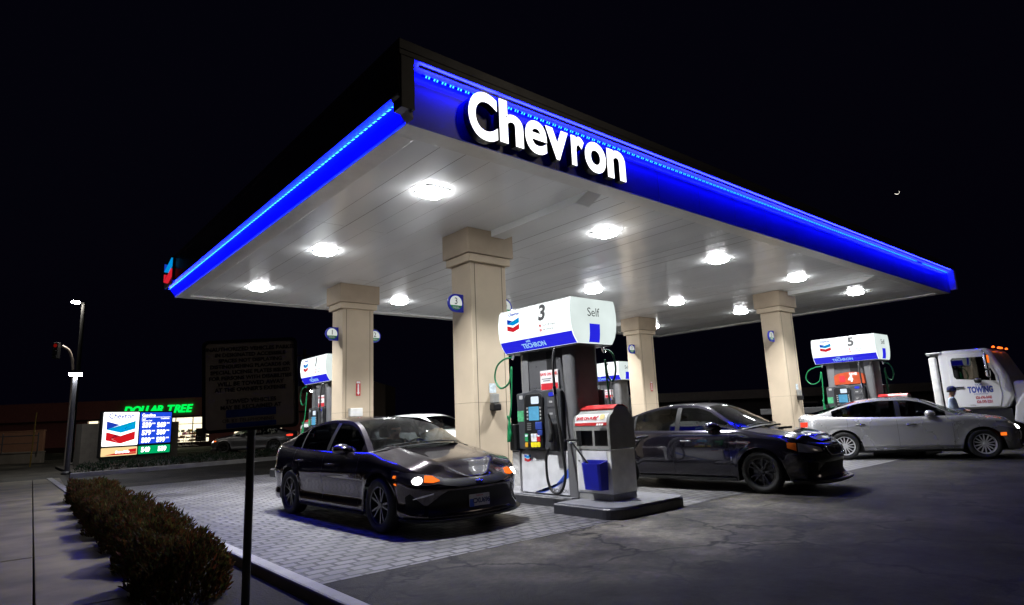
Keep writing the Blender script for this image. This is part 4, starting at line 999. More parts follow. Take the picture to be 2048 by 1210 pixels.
    for x in xs:
        yb, zb_, yt, zr = side_pts(x)
        q = min(1, (zr-zb_)/.38)
        tops.append([Vector((x + bulf(x)*(1-abs(2*k/NV-1)**2.2), (2*k/NV-1)*yt, zr + (crown*q + (hc-.008)*(1-q))*(1-abs(2*k/NV-1)**2.4))) for k in range(NV+1)])
        sides.append([Vector((x, yb+(yt-yb)*(t/NT) + .018*q*math.sin(PI*t/NT), zb_+(zr-zb_)*t/NT)) for t in range(NT+1)])
    pil = p.get('pillars', []); cab = MB(); ws = MB(); rw = MB()
    for i in range(na):
        for k in range(NV):
            q = (tops[i][k], tops[i+1][k], tops[i+1][k+1], tops[i][k+1]); xc = (xs[i]+xs[i+1])/2; v = abs((2*k+1)/NV-1)
            T = cab
            if v < .93 and xc > xh+.03: T = ws
            elif v < .92 and xc < xb-.02 and xc > xr+.06: T = rw
            T.add(q, [(0,1,2,3)])
    wins = {}
    frames = {}
    for side in (-1, 1):
        for i in range(na):
            xc = (xs[i]+xs[i+1])/2; hgt = sides[i][NT].z - sides[i][0].z
            for t in range(NT):
                q = [Vector((v.x, v.y*side, v.z)) for v in (sides[i][t], sides[i+1][t], sides[i+1][t+1], sides[i][t+1])]
                fc = (0,1,2,3) if side > 0 else (3,2,1,0)
                glassy = hgt > .085 and t < NT-1 and p['dlo'][1] < xc < p['dlo'][0]
                pl = any(abs(xc-a) < w for a, w in pil)
                if glassy and not pl:
                    k = sum(1 for a, w in pil if xc < a); wins.setdefault((side,k), MB()).add(q, [fc])
                elif glassy or (pl and t < NT-1): frames.setdefault((side, sum(1 for a, w in pil if xc < a-w)), MB()).add(q, [fc])
                else: cab.add(q, [fc])
    def weld(b): 
        d = {}; nv = []; mpx = []
        for v in b.v:
            key = tuple(round(c, 5) for c in v)
            if key not in d: d[key] = len(nv); nv.append(v)
            mpx.append(d[key])
        fs = [];ms = []
        for f, m in zip(b.f, b.m):
            g = tuple(dict.fromkeys(mpx[i] for i in f))
            if len(g) > 2: fs.append(g); ms.append(m)
        b.v, b.f, b.m = nv, fs, ms; return b
    weld(cab).build('roof', p.get('roof_m', pm), root, smooth=45)
    weld(ws).build('windshield', M['glass'], root, smooth=180)
    weld(rw).build('rear_window', p.get('gl_r', M['glass_dark']), root, smooth=180)
    for (s_, k), b in wins.items(): weld(b).build('window', p.get('gl_s', M['glass_dark']), root, smooth=180)
    for b in frames.values(): weld(b).build('window_pillar', M['black'], root, smooth=60)
    # cowl and wipers
    b = MB(); g = []
    for k in range(13):
        v = k/6-1; yy = v*(abs(sides[0][0].y)-.03); xx = xf + bulf(xf)*(1-abs(v)**2.2)
        g.append([(xx-.02, yy, zt(xf)+(hc)*(1-abs(v)**2.3)+.004), (xx+.10, yy, zt(xf)+(hc)*(1-abs(v)**2.3)+.004)])
    b.grid(g, 0)
    for y0, y1 in ((.55,-.08),(-.02,-.62)):
        def wp(y): v = y/(abs(sides[0][0].y)); return Vector((xf+bulf(xf)*(1-abs(v)**2.2)+.0, y, zt(xf)+hc*(1-abs(v)**2.3)+.03))
        b.tube([wp(y0+(y1-y0)*q/6) for q in range(7)], .010, 5)
    b.build('wiper', M['black'], root)
    # cabin
    b = MB(); zbelt = zt((xf+xr)/2); xd = xf-.02
    b.box((xd-.62,-hw+.16,zbelt-.42),(xd-.02,hw-.16,zbelt-.02)); b.box((xr+.02,-hw+.2,zbelt-.30),(xr+.75,hw-.2,zbelt-.03))
    b.build('dashboard', M['dash'], root, bevel=.05)
    for sx in (-1,1):
        for xx in (xd-1.25, xd-2.05):
            b = MB(); b.box((-.28,-.25,zbelt-.55),(.28,.25,zbelt-.38)); b.box((-.34,-.24,zbelt-.45),(-.20,.24,zbelt+.10), 0, Matrix.Translation((0,0,0))); b.box((-.36,-.13,zbelt+.12),(-.26,.13,zbelt+.29))
            b.build('seat', M['interior'], root, Matrix.Translation((xx,.37*sx,0)), bevel=.05, seg=3)
    Msw = Matrix.Translation((xd-.70,.37,zbelt-.06)) @ Matrix.Rotation(R(-68), 4, 'Y')
    b = MB(); b.tube([Msw @ Vector((.18*math.cos(a*PI/12), .18*math.sin(a*PI/12), 0)) for a in range(25)], .017, 8); b.tube([Msw @ Vector((-.18,0,0)), Msw @ Vector((.18,0,0))], .02, 6)
    b.build('steering_wheel', M['black'], root, smooth=180)
    # mirrors
    xmir = xf - p.get('mir', .52)
    for s_ in (-1, 1):
        ym = abs(sides[next(i for i in range(na) if xs[i] < xmir)][0].y); zc = zt(xmir)+p.get('mir_z',.06)
        b = MB(); prof = [(0,.03),(.03,.075),(.09,.098),(.15,.092),(.185,.06),(.19,.0)]
        Mm = Matrix.Translation((xmir+.11, s_*(ym+.075), zc)) @ Matrix.Rotation(R(-90), 4, 'Y')
        b.lathe([(rr*1.0, h) for h, rr in prof][::-1], 20, 0, Mm @ Matrix.Diagonal((.82,1.32,1.1,1)))
        mo = b.build('mirror', p.get('mirror_m', pm), root, smooth=60)
        MB().tube([(xmir+.02, s_*(ym-.03), zc-.07),(xmir+.0, s_*(ym+.08), zc-.03)], .026, 8).build('mirror_arm', M['black'], mo, smooth=180)
        MB().prism([(.105*math.cos(a*PI/10), .062*math.sin(a*PI/10)) for a in range(20)], frame((xmir-.082, s_*(ym+.075), zc), (0,-1,0), (0,0,1)), 0, .003).build('mirror_glass', M['mirror'], mo)
    # patches on the skin
    def fh(h):
        kind, val = h
        if kind == 'x': return nn + (xsf-val)/(xsf-xsr)*ns
        if kind == 'n':
            for i in range(nn+1):
                if st[i][1] >= val: 
                    if i == 0: return 0
                    return i-1 + (val-st[i-1][1])/(st[i][1]-st[i-1][1])
            return nn
        if kind == 't':
            for i in range(N-1, N-nn-2, -1):
                if st[i][1] >= val:
                    return i + (1 - (val-st[i+1][1])/(st[i][1]-st[i+1][1])) if i < N-1 else N-1
            return N-nn-1
    for pt in p.get('patches', []):
        nm, m_, cl, off = pt[:4]; sides_ = pt[4] if len(pt) > 4 else (-1,1)
        fs = [fh(h) for h, _, _ in cl]
        if fs[0] > fs[-1]: fs = fs[::-1]; cl = cl[::-1]
        u = []
        for a in range(len(fs)-1):
            n_ = max(2, int(abs(fs[a+1]-fs[a])*1.5))
            for q in range(n_):
                t = q/n_; u.append((fs[a]+(fs[a+1]-fs[a])*t, cl[a][1]+(cl[a+1][1]-cl[a][1])*t, cl[a][2]+(cl[a+1][2]-cl[a][2])*t))
        u.append((fs[-1], cl[-1][1], cl[-1][2]))
        def build(side, B):
            g = [[P(f, z0+(z1-z0)*k/6, off, side) for k in range(7)] for f, z0, z1 in u]
            B.grid(g, 0, flip=(side > 0))
            for e in (0, 6): B.grid([[r_[e], r_[e] - Vector((off*1.2,0,0)) if 0 else P(u[ii][0], u[ii][1] if e == 0 else u[ii][2], -.004, side)] for ii, r_ in enumerate(g)], 0, flip=(side > 0) == (e == 0))
        if fs[0] < .01 or fs[-1] > N-1.01:
            B = MB(); [build(s_, B) for s_ in sides_]; weld(B).build(nm, m_, root, smooth=50)
        else:
            for s_ in sides_: B = MB(); build(s_, B); B.build(nm, m_, root, smooth=50)
    # wheels
    for a in ax:
        for s_ in (-1, 1): make_wheel(root, a, s_*(hw-.125), r, .22, p['spokes'], p['rim_m'], s_, p.get('twin', True))
    # plate
    if p.get('plate'):
        zp = p.get('plate_z', .42); q = P(0, zp, .02); Fp = frame((q.x,0,zp), (0,1,0), (0,0,1))
        b = MB(); b.prism(rrect(.31,.155,.012), Fp, 0, .01, 0); b.mesh(text(p['plate'], .078, .001, offset=.003, space=.92), Fp @ Matrix.Translation((.025,-.003,.0115)), 1)
        b.prism(rrect(.065,.09,.004,cx=-.12,cy=-.02), Fp, .0102, .012, 2); b.mesh(text('California', .028, .0006), Fp @ Matrix.Translation((0,.06,.0115)), 3)
        b.build('licence_plate', [M['plate'], M['plate_ink'], M['ink_blue'], M['ink_red']], root)
    return root, P, fh
def outer(pos, yaw, hw, inset=.015):
    """root position for a car whose right front tyre stands at pos"""
    return (pos[0]+(hw-inset)*math.cos(yaw), pos[1]+(hw-inset)*math.sin(yaw), 0)
SIDE = [(.15,.11),(.24,.05),(.34,.02),(.48,.004),(.62,0),(.72,.004),(.82,.016),(.94,.045),(1.1,.08)]
camry = dict(hw=.92, F=.94, wb=2.825, ro=1.085, xsf=.42, xsr=-3.30, r=.335, paint=M['p_grey'], sill=.19, mir=.60, mir_z=.035, zend=.17, nose_n=2.35, tail_n=2.9,
    top=[(.94,.635),(.80,.705),(.45,.815),(0,.895),(-.42,.965),(-1.2,.965),(-2.2,.985),(-2.9,1.02),(-3.4,1.055),(-3.75,1.07),(-3.95,1.05)],
    side=[(.15,.12),(.22,.025),(.28,.018),(.38,.042),(.5,.026),(.62,.002),(.68,0),(.72,.012),(.82,.022),(.94,.05),(1.1,.08)], nose=[(.15,.10),(.19,.0),(.24,.0),(.34,.07),(.45,.045),(.54,.02),(.60,.05),(.70,.16)], tail=[(.15,.14),(.3,.02),(.5,0),(.7,.02),(.85,.05),(1.0,.03),(1.1,.06)],
    doors=[(-.52,-1.60),(-1.60,-2.72)], xf=-.42, xr=-3.55, xh=-1.22, xb=-2.45, yroof=.575, hood_crown=.07, bulge=.034,
    rail=[(-.42,.965),(-.75,1.17),(-1.05,1.315),(-1.35,1.385),(-1.85,1.408),(-2.3,1.378),(-2.75,1.275),(-3.2,1.14),(-3.55,1.06)],
    pillars=[(-1.62,.045),(-2.62,.02)], dlo=(-.62,-3.0), spokes=5, rim_m=M['rim_dark2'] if 'rim_dark2' in M else M['rim_dark'], plate='CXU696', plate_z=.36, crown=.042,
    crease=[(.0,-3.1,(.64,.74),.022,.016)], gl_s=M['glass_dark'],
    patches=[('headlight', M['lamp_dark'], [(('n',.50),.600,.668),(('n',.70),.590,.705),(('n',.84),.60,.735),(('x',.30),.67,.765)], .006),
             ('headlight_glow', M['head'], [(('n',.735),.640,.650),(('n',.75),.610,.680),(('n',.78),.600,.690),(('n',.81),.610,.680),(('n',.825),.640,.650)], .012),
             ('turn_signal', M['amber_soft'], [(('n',.54),.628,.640),(('n',.62),.615,.690),(('n',.72),.625,.700)], .012),
             ('side_marker', M['amber_soft'], [(('n',.905),.675,.705),(('x',.36),.675,.705)], .014, (-1,)), ('side_reflector', M['amber_soft'], [(('n',.905),.59,.605),(('x',.38),.60,.612)], .012, (-1,)),
             ('upper_grille', M['grille'], [(('n',.0),.535,.618),(('n',.30),.55,.635),(('n',.54),.59,.66)], .004),
             ('lower_grille', M['grille'], [(('n',.0),.225,.51),(('n',.46),.225,.51),(('n',.68),.225,.36)], .004),
             ('air_vent', M['grille'], [(('n',.72),.27,.36),(('n',.84),.27,.50),(('n',.87),.33,.46)], .004),
             ('chrome_blade', M['chrome'], [(('n',.62),.485,.500),(('n',.72),.455,.478),(('n',.82),.43,.440)], .010),  # chrome strip standing in for a white highlight beside the vent
             ('front_lip', M['black'], [(('n',.0),.165,.20),(('n',.6),.165,.20),(('n',.88),.17,.215)], .06),
             ('emblem', M['chrome'], [(('n',.0),.562,.607),(('n',.03),.563,.606),(('n',.055),.572,.597)], .010),
             ('tail_light', M['red_lens'], [(('x',-3.45),.86,.93),(('t',.80),.84,.96),(('t',.55),.85,.95)], .006),
             ('sill_trim', M['black'], [(('x',-.42),.185,.215),(('x',-2.42),.185,.215)], .02)])
cam_pos, cam_yaw = (.352,1.386), .019
M['rim_mach'] = mat('wheel_machined_alloy', (.17,.17,.18), .28, metal=.9); camry['rim_m'] = M['rim_mach']
c1, Pc, fc = car('sedan_car', 'bronze grey sedan with lit headlights, nose towards the camera', outer(cam_pos, cam_yaw, .92), cam_yaw, camry, 'cars at the pumps')

wrx = dict(hw=.8975, F=.90, wb=2.65, ro=1.06, xsf=.46, xsr=-3.15, r=.325, paint=M['p_navy'], sill=.19, zend=.17, nose_n=2.5, tail_n=3,
    top=[(.90,.745),(.7,.80),(.4,.875),(0,.935),(-.36,.985),(-1.2,.985),(-2.2,1.0),(-2.9,1.03),(-3.3,1.06),(-3.6,1.07),(-3.75,1.05)],
    side=SIDE, nose=[(.15,.02),(.19,-.04),(.24,.02),(.34,.07),(.5,.03),(.62,.03),(.7,.07),(.8,.17)], tail=[(.15,.14),(.3,.02),(.5,0),(.7,.02),(.85,.05),(1.0,.03),(1.1,.06)],
    doors=[(-.45,-1.50),(-1.50,-2.52)], xf=-.36, xr=-3.20, xh=-1.02, xb=-2.20, yroof=.575, hood_crown=.06, bulge=.015, mir=.42,
    rail=[(-.36,.985),(-.68,1.20),(-.95,1.36),(-1.25,1.42),(-1.65,1.425),(-2.05,1.37),(-2.45,1.255),(-2.85,1.13),(-3.2,1.05)],
    pillars=[(-1.46,.045),(-2.36,.018)], dlo=(-.52,-2.85), spokes=5, rim_m=M['rim_dark'], crown=.04, handle_m=M['chrome'],
    patches=[('headlight', M['lamp_body'], [(('n',.50),.63,.69),(('n',.72),.62,.735),(('n',.845),.64,.77)], .006),
             ('headlight_lens', M['lens_clear'], [(('n',.50),.632,.688),(('n',.72),.622,.733),(('n',.845),.642,.768)], .014),
             ('turn_signal', M['amber_dim'] if 'amber_dim' in M else M['red_lens'], [(('n',.85),.65,.77),(('x',.44),.70,.785)], .012),
             ('upper_grille', M['grille'], [(('n',.0),.56,.70),(('n',.28),.56,.70),(('n',.36),.62,.69)], .006),
             ('lower_grille', M['grille'], [(('n',.0),.26,.46),(('n',.44),.26,.46),(('n',.56),.25,.36)], .004),
             ('fog_lamp_bezel', M['grille'], [(('n',.62),.28,.46),(('n',.78),.28,.50)], .004),
             ('emblem', M['chrome'], [(('n',.0),.625,.665),(('n',.05),.63,.66)], .014),
             ('front_lip', M['black'], [(('n',.0),.165,.21),(('n',.6),.165,.21),(('n',.88),.17,.215)], .05),
             ('window_trim', M['chrome'], [(('x',-.44),.952,.972),(('x',-.86),.952,.972)], .008), ('fender_vent', M['chrome'], [(('x',-.44),.50,.56),(('x',-.47),.50,.56)], .012),
             ('tail_light', M['red_lens'], [(('x',-3.3),.86,.93),(('t',.80),.84,.96),(('t',.55),.85,.95)], .006),
             ('sill_trim', M['black'], [(('x',-.42),.185,.225),(('x',-2.25),.185,.225)], .03)])
M['amber_dim'] = mat('amber_lens', (.6,.12,.015), .15, coat=1); wrx['patches'][2] = ('turn_signal', M['amber_dim'], *wrx['patches'][2][2:])
wy = .10
c2, Pw, fw = car('sedan_car', 'near black sport sedan with bonnet scoop beside the nearest bin', outer((5.94,-.644), wy, .8975), wy, wrx, 'cars at the pumps')
b = MB(); sc = [(.02,-.04),(.02,.03),(-.12,.042),(-.5,.01),(-.62,-.03)]
g = []
for k in range(13):
    v = k/6-1; w = .36*(1-.0*abs(v)); e = (1-abs(v)**4)
    g.append([(.10+px, v*w*(1-.25*(-px/.62 if px < 0 else 0)), .925+.05*(1-abs(v)*.3)*1+ pz*e - px*-.09*0 + (-px)*.10) for px, pz in sc])
b.grid(g, 0, flip=True); so = b.build('bonnet_scoop', M['p_navy'], c2, smooth=60)
MB().prism(rrect(.60,.045,.015), frame((.125,0,.975),(0,1,0),(0,0,1)), -.005, .0).build('scoop_mouth', M['grille'], so)
b = MB()
for s_ in (-1,1): b.tube(curve([(.85-.01,s_*.36,.70),(.88,s_*.34,.60),(.885,s_*.2,.565),(.89,0,.56)], 6), .008, 6)
b.build('grille_trim', M['chrome'], c2, smooth=180)

merc = dict(hw=.885, F=.80, wb=2.76, ro=1.03, xsf=.36, xsr=-3.25, r=.325, paint=M['p_silver'], sill=.21, zend=.2, nose_n=2.6, tail_n=2.9,
    top=[(.80,.74),(.65,.80),(.35,.865),(0,.915),(-.45,.965),(-1.2,.965),(-2.2,.985),(-2.9,1.01),(-3.4,1.04),(-3.65,1.05),(-3.8,1.02)],
    side=SIDE, nose=[(.15,.06),(.22,.0),(.34,.03),(.5,.0),(.62,.02),(.7,.06),(.8,.15)], tail=[(.15,.14),(.3,.02),(.5,0),(.7,.02),(.85,.05),(1.0,.03),(1.1,.06)],
    doors=[(-.50,-1.58),(-1.58,-2.62)], xf=-.45, xr=-3.45, xh=-1.12, xb=-2.35, yroof=.565, hood_crown=.06, bulge=.015, mir=.50,
    rail=[(-.45,.965),(-.8,1.18),(-1.1,1.335),(-1.4,1.395),(-1.85,1.405),(-2.3,1.365),(-2.75,1.245),(-3.15,1.11),(-3.45,1.045)],
    pillars=[(-1.58,.05)], dlo=(-.62,-2.95), spokes=7, rim_m=M['rim_bright'], crown=.04, handle_m=M['chrome'], mirror_m=M['p_silver'],
    crease=[(-.3,-3.2,(.76,.83),.025,.008)],
    patches=[('headlight', M['lamp_body'], [(('n',.40),.63,.72),(('n',.64),.62,.74),(('n',.80),.64,.765),(('x',.22),.74,.785)], .006),
             ('headlight_glow', M['head'], [(('n',.50),.64,.72),(('n',.72),.64,.735)], .012),
             ('side_marker', M['amber_soft'], [(('x',.40),.50,.57),(('x',.30),.50,.56)], .010),
             ('upper_grille', M['grille'], [(('n',.0),.50,.70),(('n',.30),.54,.70)], .006),
             ('lower_grille', M['grille'], [(('n',.0),.24,.40),(('n',.66),.24,.40)], .004),
             ('tail_light', M['red_glow'], [(('x',-3.52),.80,.90),(('t',.80),.79,.91),(('t',.55),.79,.90)], .006),
             ('sill_trim', M['chrome'], [(('x',-.42),.215,.235),(('x',-2.36),.215,.235)], .012),
             ('door_strip', M['trim_grey'] if 'trim_grey' in M else M['steel'], [(('x',-.42),.27,.31),(('x',-2.36),.27,.31)], .004)])
my = .41
c3, Pm, fm = car('sedan_car', 'silver sedan with bright alloy wheels at the right', outer((13.57,-1.826), my, .885), my, merc, 'cars at the pumps')

# white hatchback and white pickup seen between the pumps, grey sedan far off
hatch = dict(merc); hatch.update(paint=M['p_white'], top=[(.80,.80),(.65,.86),(.35,.93),(0,.99),(-.40,1.04),(-1.2,1.03),(-2.2,1.05),(-2.9,1.08),(-3.4,1.08),(-3.65,1.08),(-3.8,1.05)],
    rail=[(-.40,1.04),(-.75,1.27),(-1.05,1.44),(-1.4,1.52),(-2.0,1.54),(-2.6,1.51),(-3.2,1.40),(-3.6,1.20),(-3.72,1.08)], xf=-.40, xr=-3.72, xh=-1.08, xb=-3.1, dlo=(-.5,-3.3), pillars=[(-1.5,.05),(-2.5,.03)],
    gl_s=M['glass'], roof_m=M['p_white'], rim_m=M['rim_dark'], mirror_m=M['p_black'], handle_m=M['p_white'],
    patches=[('headlight', M['lamp_body'], [(('n',.40),.68,.78),(('n',.80),.70,.82)], .006), ('upper_grille', M['grille'], [(('n',.0),.52,.70),(('n',.36),.56,.70)], .006),
             ('tail_light', M['red_lens'], [(('x',-3.55),.85,1.0),(('t',.70),.84,1.0)], .006)])
car('hatchback_car', 'white car with a driver behind the left of the nearest column', (7.2,9.0,0), .25, hatch, 'cars at the pumps')
pick = dict(hatch); pick.update(hw=.93, top=[(.80,.95),(.6,1.0),(.2,1.05),(-.40,1.12),(-1.2,1.12),(-2.2,1.12),(-2.9,1.12),(-3.4,1.12),(-4.1,1.12)], wb=3.2, ro=1.1, xsr=-3.9,
    rail=[(-.45,1.12),(-.8,1.42),(-1.05,1.62),(-1.35,1.70),(-1.9,1.72),(-2.3,1.70),(-2.44,1.5),(-2.5,1.12)], xf=-.45, xr=-2.5, xh=-1.08, xb=-2.32, dlo=(-.6,-2.4), pillars=[(-1.5,.04)],
    side=[(.15,.08),(.3,.02),(.6,0),(.9,.01),(1.1,.03)], doors=[(-.5,-1.5),(-1.5,-2.45)], r=.37)
car('pickup_truck', 'white pickup truck seen through the gap left of the dark sedan', (18.9,11.9,0), .10, pick, None, 'pickup')
far = dict(camry); far.update(plate=None, paint=M['p_far'] if 'p_far' in M else M['p_silver'],
    patches=[('headlight', M['head_far'] if 'head_far' in M else M['head'], [(('n',.52),.655,.725),(('n',.80),.645,.745)], .01), ('side_marker', M['amber_soft'], [(('n',.85),.68,.74),(('n',.90),.68,.74)], .01),
             ('upper_grille', M['grille'], [(('n',.0),.59,.66),(('n',.5),.65,.70)], .004), ('lower_grille', M['grille'], [(('n',.0),.25,.54),(('n',.6),.24,.42)], .004),
             ('tail_light', M['red_glow'], [(('x',-3.45),.86,.93),(('t',.80),.84,.96),(('t',.55),.85,.95)], .006)])
car('sedan_car', 'silver sedan passing on the road behind the dark tow warning sign', (7.7,33.6,0), -2.2, far)
dark = dict(far); dark.update(paint=M['p_black'], patches=[('tail_light', M['red_lens'], [(('x',-3.45),.86,.93),(('t',.80),.84,.96)], .006), ('headlight', M['lamp_body'], [(('n',.5),.65,.72),(('n',.8),.64,.74)], .01)])
for k, (x, y, yw, lb) in enumerate([(27.5,11.5,.9,'dark car parked before the low building, left of the right column'),(31.0,8.2,.9,'dark car parked before the low building, right of the right column'),(12.0,27.5,2.6,'dark parked car behind the pump numbered 1')]):
    car('parked_car', lb, (x,y,0), yw, dark, 'dark parked cars')
M['marker'] = glow('roof_marker_lamp', (1,.13,.012), 2.6)
# ------------------------------------------------------------------ tow truck (origin under the rear of the cab, near side at y = 0; +x forward, +y away)
ty = 0.0
tk = thing('tow_truck', 'white tow truck with blue and red lettering on its door', 'tow truck', (19.0,.72,0), ty-PI/2); tk.scale = (1.2,1.04,1.03)
Tf = frame((0,0,0),(1,0,0),(0,0,1))            # side elevation seen from the camera (normal to -y)
cab = [(.36,.98),(1.52,.98),(1.58,1.15),(1.52,1.75),(1.78,1.80),(1.70,1.95),(1.50,2.55),(1.42,2.72),(.44,2.74),(.36,2.66)]
b = MB(); b.prism([(.36,.98),(1.62,.98),(1.80,1.30),(1.76,1.86),(1.50,2.58),(1.42,2.70),(.46,2.72),(.36,2.62)], Tf, -2.0, -.0); b.build('cab', M['p_truck'], tk, bevel=.07, seg=4)
door = MB(); door.prism([(.56,1.04),(1.50,1.04),(1.58,1.32),(1.55,1.90),(1.36,2.56),(.60,2.58),(.56,2.50)], Tf, .001, .016); dr = door.build('door', M['p_truck'], tk, bevel=.012)
b = MB(); b.prism([(.66,1.92),(.70,1.86),(1.50,1.76),(1.50,1.92),(1.33,2.46),(.68,2.48),(.64,2.42)], Tf, .017, .020); b.build('window', M['truck_glass'], dr)
b = MB(); XS = Matrix.Diagonal((.58,1.15,1,1))
b.mesh(text('YOCHO', .075, .0008, offset=.001), Tf @ Matrix.Translation((1.14,1.665,.0175)) @ XS, 0)
b.mesh(text('TOWING', .205, .0008, offset=.012, space=1.02), Tf @ Matrix.Translation((1.16,1.52,.0175)) @ XS, 0)
b.mesh(text('& TRANSPORTATION', .05, .0008), Tf @ Matrix.Translation((1.16,1.40,.0175)) @ XS, 0)
b.mesh(text('626-696-0440', .10, .0008, offset=.004), Tf @ Matrix.Translation((1.20,1.30,.0175)) @ XS, 1)
b.mesh(text('626-590-3201', .10, .0008, offset=.004), Tf @ Matrix.Translation((1.21,1.18,.0175)) @ XS, 1)
b.mesh(text('CA 495562', .045, .0008), Tf @ Matrix.Translation((.96,1.09,.0175)) @ XS, 2)
b.build('lettering', [M['truck_blue'], M['truck_red'], M['ink']], dr)
b = MB(); b.box((.64,-.05,1.60),(.84,-.018,1.635), 0); b.build('handle', M['black'], dr, bevel=.008)
b = MB(); b.prism([(1.77,1.02),(2.9,1.05),(2.95,1.55),(2.75,1.66),(1.79,1.74)], Tf, -1.9, -.08); b.build('bonnet', M['p_truck'], tk, bevel=.10, seg=4)
arch = [(2.55+.62*math.cos(R(a)), .53+.62*math.sin(R(a))) for a in range(180,-1,-15)]
b = MB(); b.prism([(1.72,.62),(1.80,1.05),(1.98,1.38),(2.9,1.40),(3.3,1.30),(3.3,.53)] + arch[::-1], Tf, -.30, .10); b.build('fender', M['p_truck'], tk, bevel=.05, seg=3)
b = MB(); b.tube([Tf @ Vector((2.60,1.20,.10)), Tf @ Vector((2.70,1.20,.10))], .03, 8); b.build('side_marker', M['red_lens'], tk)
make_wheel(tk, 2.55, .12, .48, .28, 6, M['rim_bright'], -1, False)
make_wheel(tk, 2.55, 1.85, .48, .28, 6, M['rim_bright'], 1, False)
for yy in (.25, 1.75): make_wheel(tk, -2.6, yy, .48, .45, 6, M['rim_bright'], -1 if yy < 1 else 1, False)
b = MB(); b.box((-4.2,.55,.60),(3.0,1.45,.92)); b.box((.40,.06,.55),(1.70,1.9,.975)); b.build('chassis', M['black'], tk)
b = MB(); b.box((-4.6,-.05,1.02),(.0,2.1,1.14)); b.box((-4.6,-.07,1.02),(-.02,-.051,1.22)); b.build('flatbed', M['dark_steel'], tk, bevel=.01)
for y0 in (-.03, 1.9): MB().box((.15,y0,.90),(.33,y0+.13,2.56)).build('rack_post', M['bin_white'], tk, bevel=.06, seg=3)
b = MB(); b.box((.12,-.05,2.64),(.46,.03,2.69)); b.box((.14,-.04,2.60),(.22,2.06,2.69)); b.build('light_bar', M['steel'], tk, bevel=.015)
for q in (.25, .85, 1.0, 1.15, 1.75): MB().lathe([(0,.055),(.022,.05),(.032,.02),(.032,0)], 12, 0, Matrix.Translation((1.52,q,2.70))).build('roof_marker', M['marker'], tk, smooth=60)
b = MB(); b.tube(curve([(1.30,-.0,2.60),(1.38,-.22,2.60),(1.44,-.26,2.40),(1.44,-.26,1.85),(1.40,-.02,1.80)], 6), .016, 6); mi = b.build('mirror_arm', M['chrome'], tk, smooth=180)
b = MB(); b.box((1.38,-.36,2.08),(1.46,-.16,2.52)); b.box((1.38,-.35,1.86),(1.46,-.17,2.06)); b.build('mirror', M['chrome'], mi, bevel=.03, seg=3)
MB().box((1.465,-.33,2.26),(1.475,-.20,2.48)).build('mirror_signal', M['amber_soft'], mi)
MB().lathe([(0,.05),(.07,.04),(.095,0),(.07,-.04),(0,-.05)], 14, 0, Matrix.Translation((1.16,-.12,1.78)) @ Matrix.Diagonal((.9,.7,1.5,1))).build('spot_mirror', M['black'], tk, smooth=60)

# ------------------------------------------------------------------ people
def skin_mesh(chains, sub=1):
    """chains of (point, radius); a chain whose first point repeats an earlier one branches off there"""
    vs, rs, es, idx = [], [], [], {}
    for ch in chains:
        prev = None
        for q, r_ in ch:
            key = tuple(round(c, 4) for c in q)
            if key not in idx: idx[key] = len(vs); vs.append(q); rs.append(r_)
            k = idx[key]
            if prev is not None and prev != k: es.append((prev, k))
            prev = k
    me = bpy.data.meshes.new('figure'); me.from_pydata(vs, es, []); o = bpy.data.objects.new('figure', me); COL.objects.link(o)
    md = o.modifiers.new('s', 'SKIN'); md.use_smooth_shade = True
    for k, d in enumerate(me.skin_vertices[0].data):
        r_ = rs[k]; d.radius = r_ if isinstance(r_, tuple) else (r_, r_); d.use_root = (k == 0)
    m2 = o.modifiers.new('u', 'SUBSURF'); m2.levels = sub; m2.render_levels = sub
    dg = bpy.context.evaluated_depsgraph_get(); out = bpy.data.meshes.new_from_object(o.evaluated_get(dg))
    bpy.data.objects.remove(o); return out
def link(name, me, m, parent):
    me.materials.clear(); me.materials.append(m); o = bpy.data.objects.new(name, me); COL.objects.link(o); o.parent = parent
    me.polygons.foreach_set('use_smooth', [True]*len(me.polygons)); return o
def head_chain(c, f, s=1):
    """neck to crown with a nose; c = base of the skull, f = facing direction in plan"""
    c = Vector(c); f = Vector(f).normalized(); u = Vector((0,0,1))
    return c, f, u
def fingers(w, d, n_, out):
    """palm and five bent fingers from the wrist w along d, n_ = the way the palm faces, out = thumb side"""
    w, d, n_, out = (Vector(q) for q in (w, d, n_, out)); ch = []
    palm = w + d*.05; ch.append([(tuple(w), .024), (tuple(palm), .03)])
    for k, (o_, L) in enumerate(((-.03,.060),(-.01,.075),(.01,.08),(.03,.07))):
        a = palm + d*.03 + out*o_; ch.append([(tuple(palm), .03), (tuple(a), .011), (tuple(a + d*L*.45 + n_*.012), .0095), (tuple(a + d*L*.7 + n_*.04), .008)])
    th = w + d*.02 + out*.03; ch.append([(tuple(palm), .03), (tuple(th), .013), (tuple(th + out*.02 + d*.035 + n_*.02), .011), (tuple(th + out*.015 + d*.06 + n_*.035), .009)])
    return ch
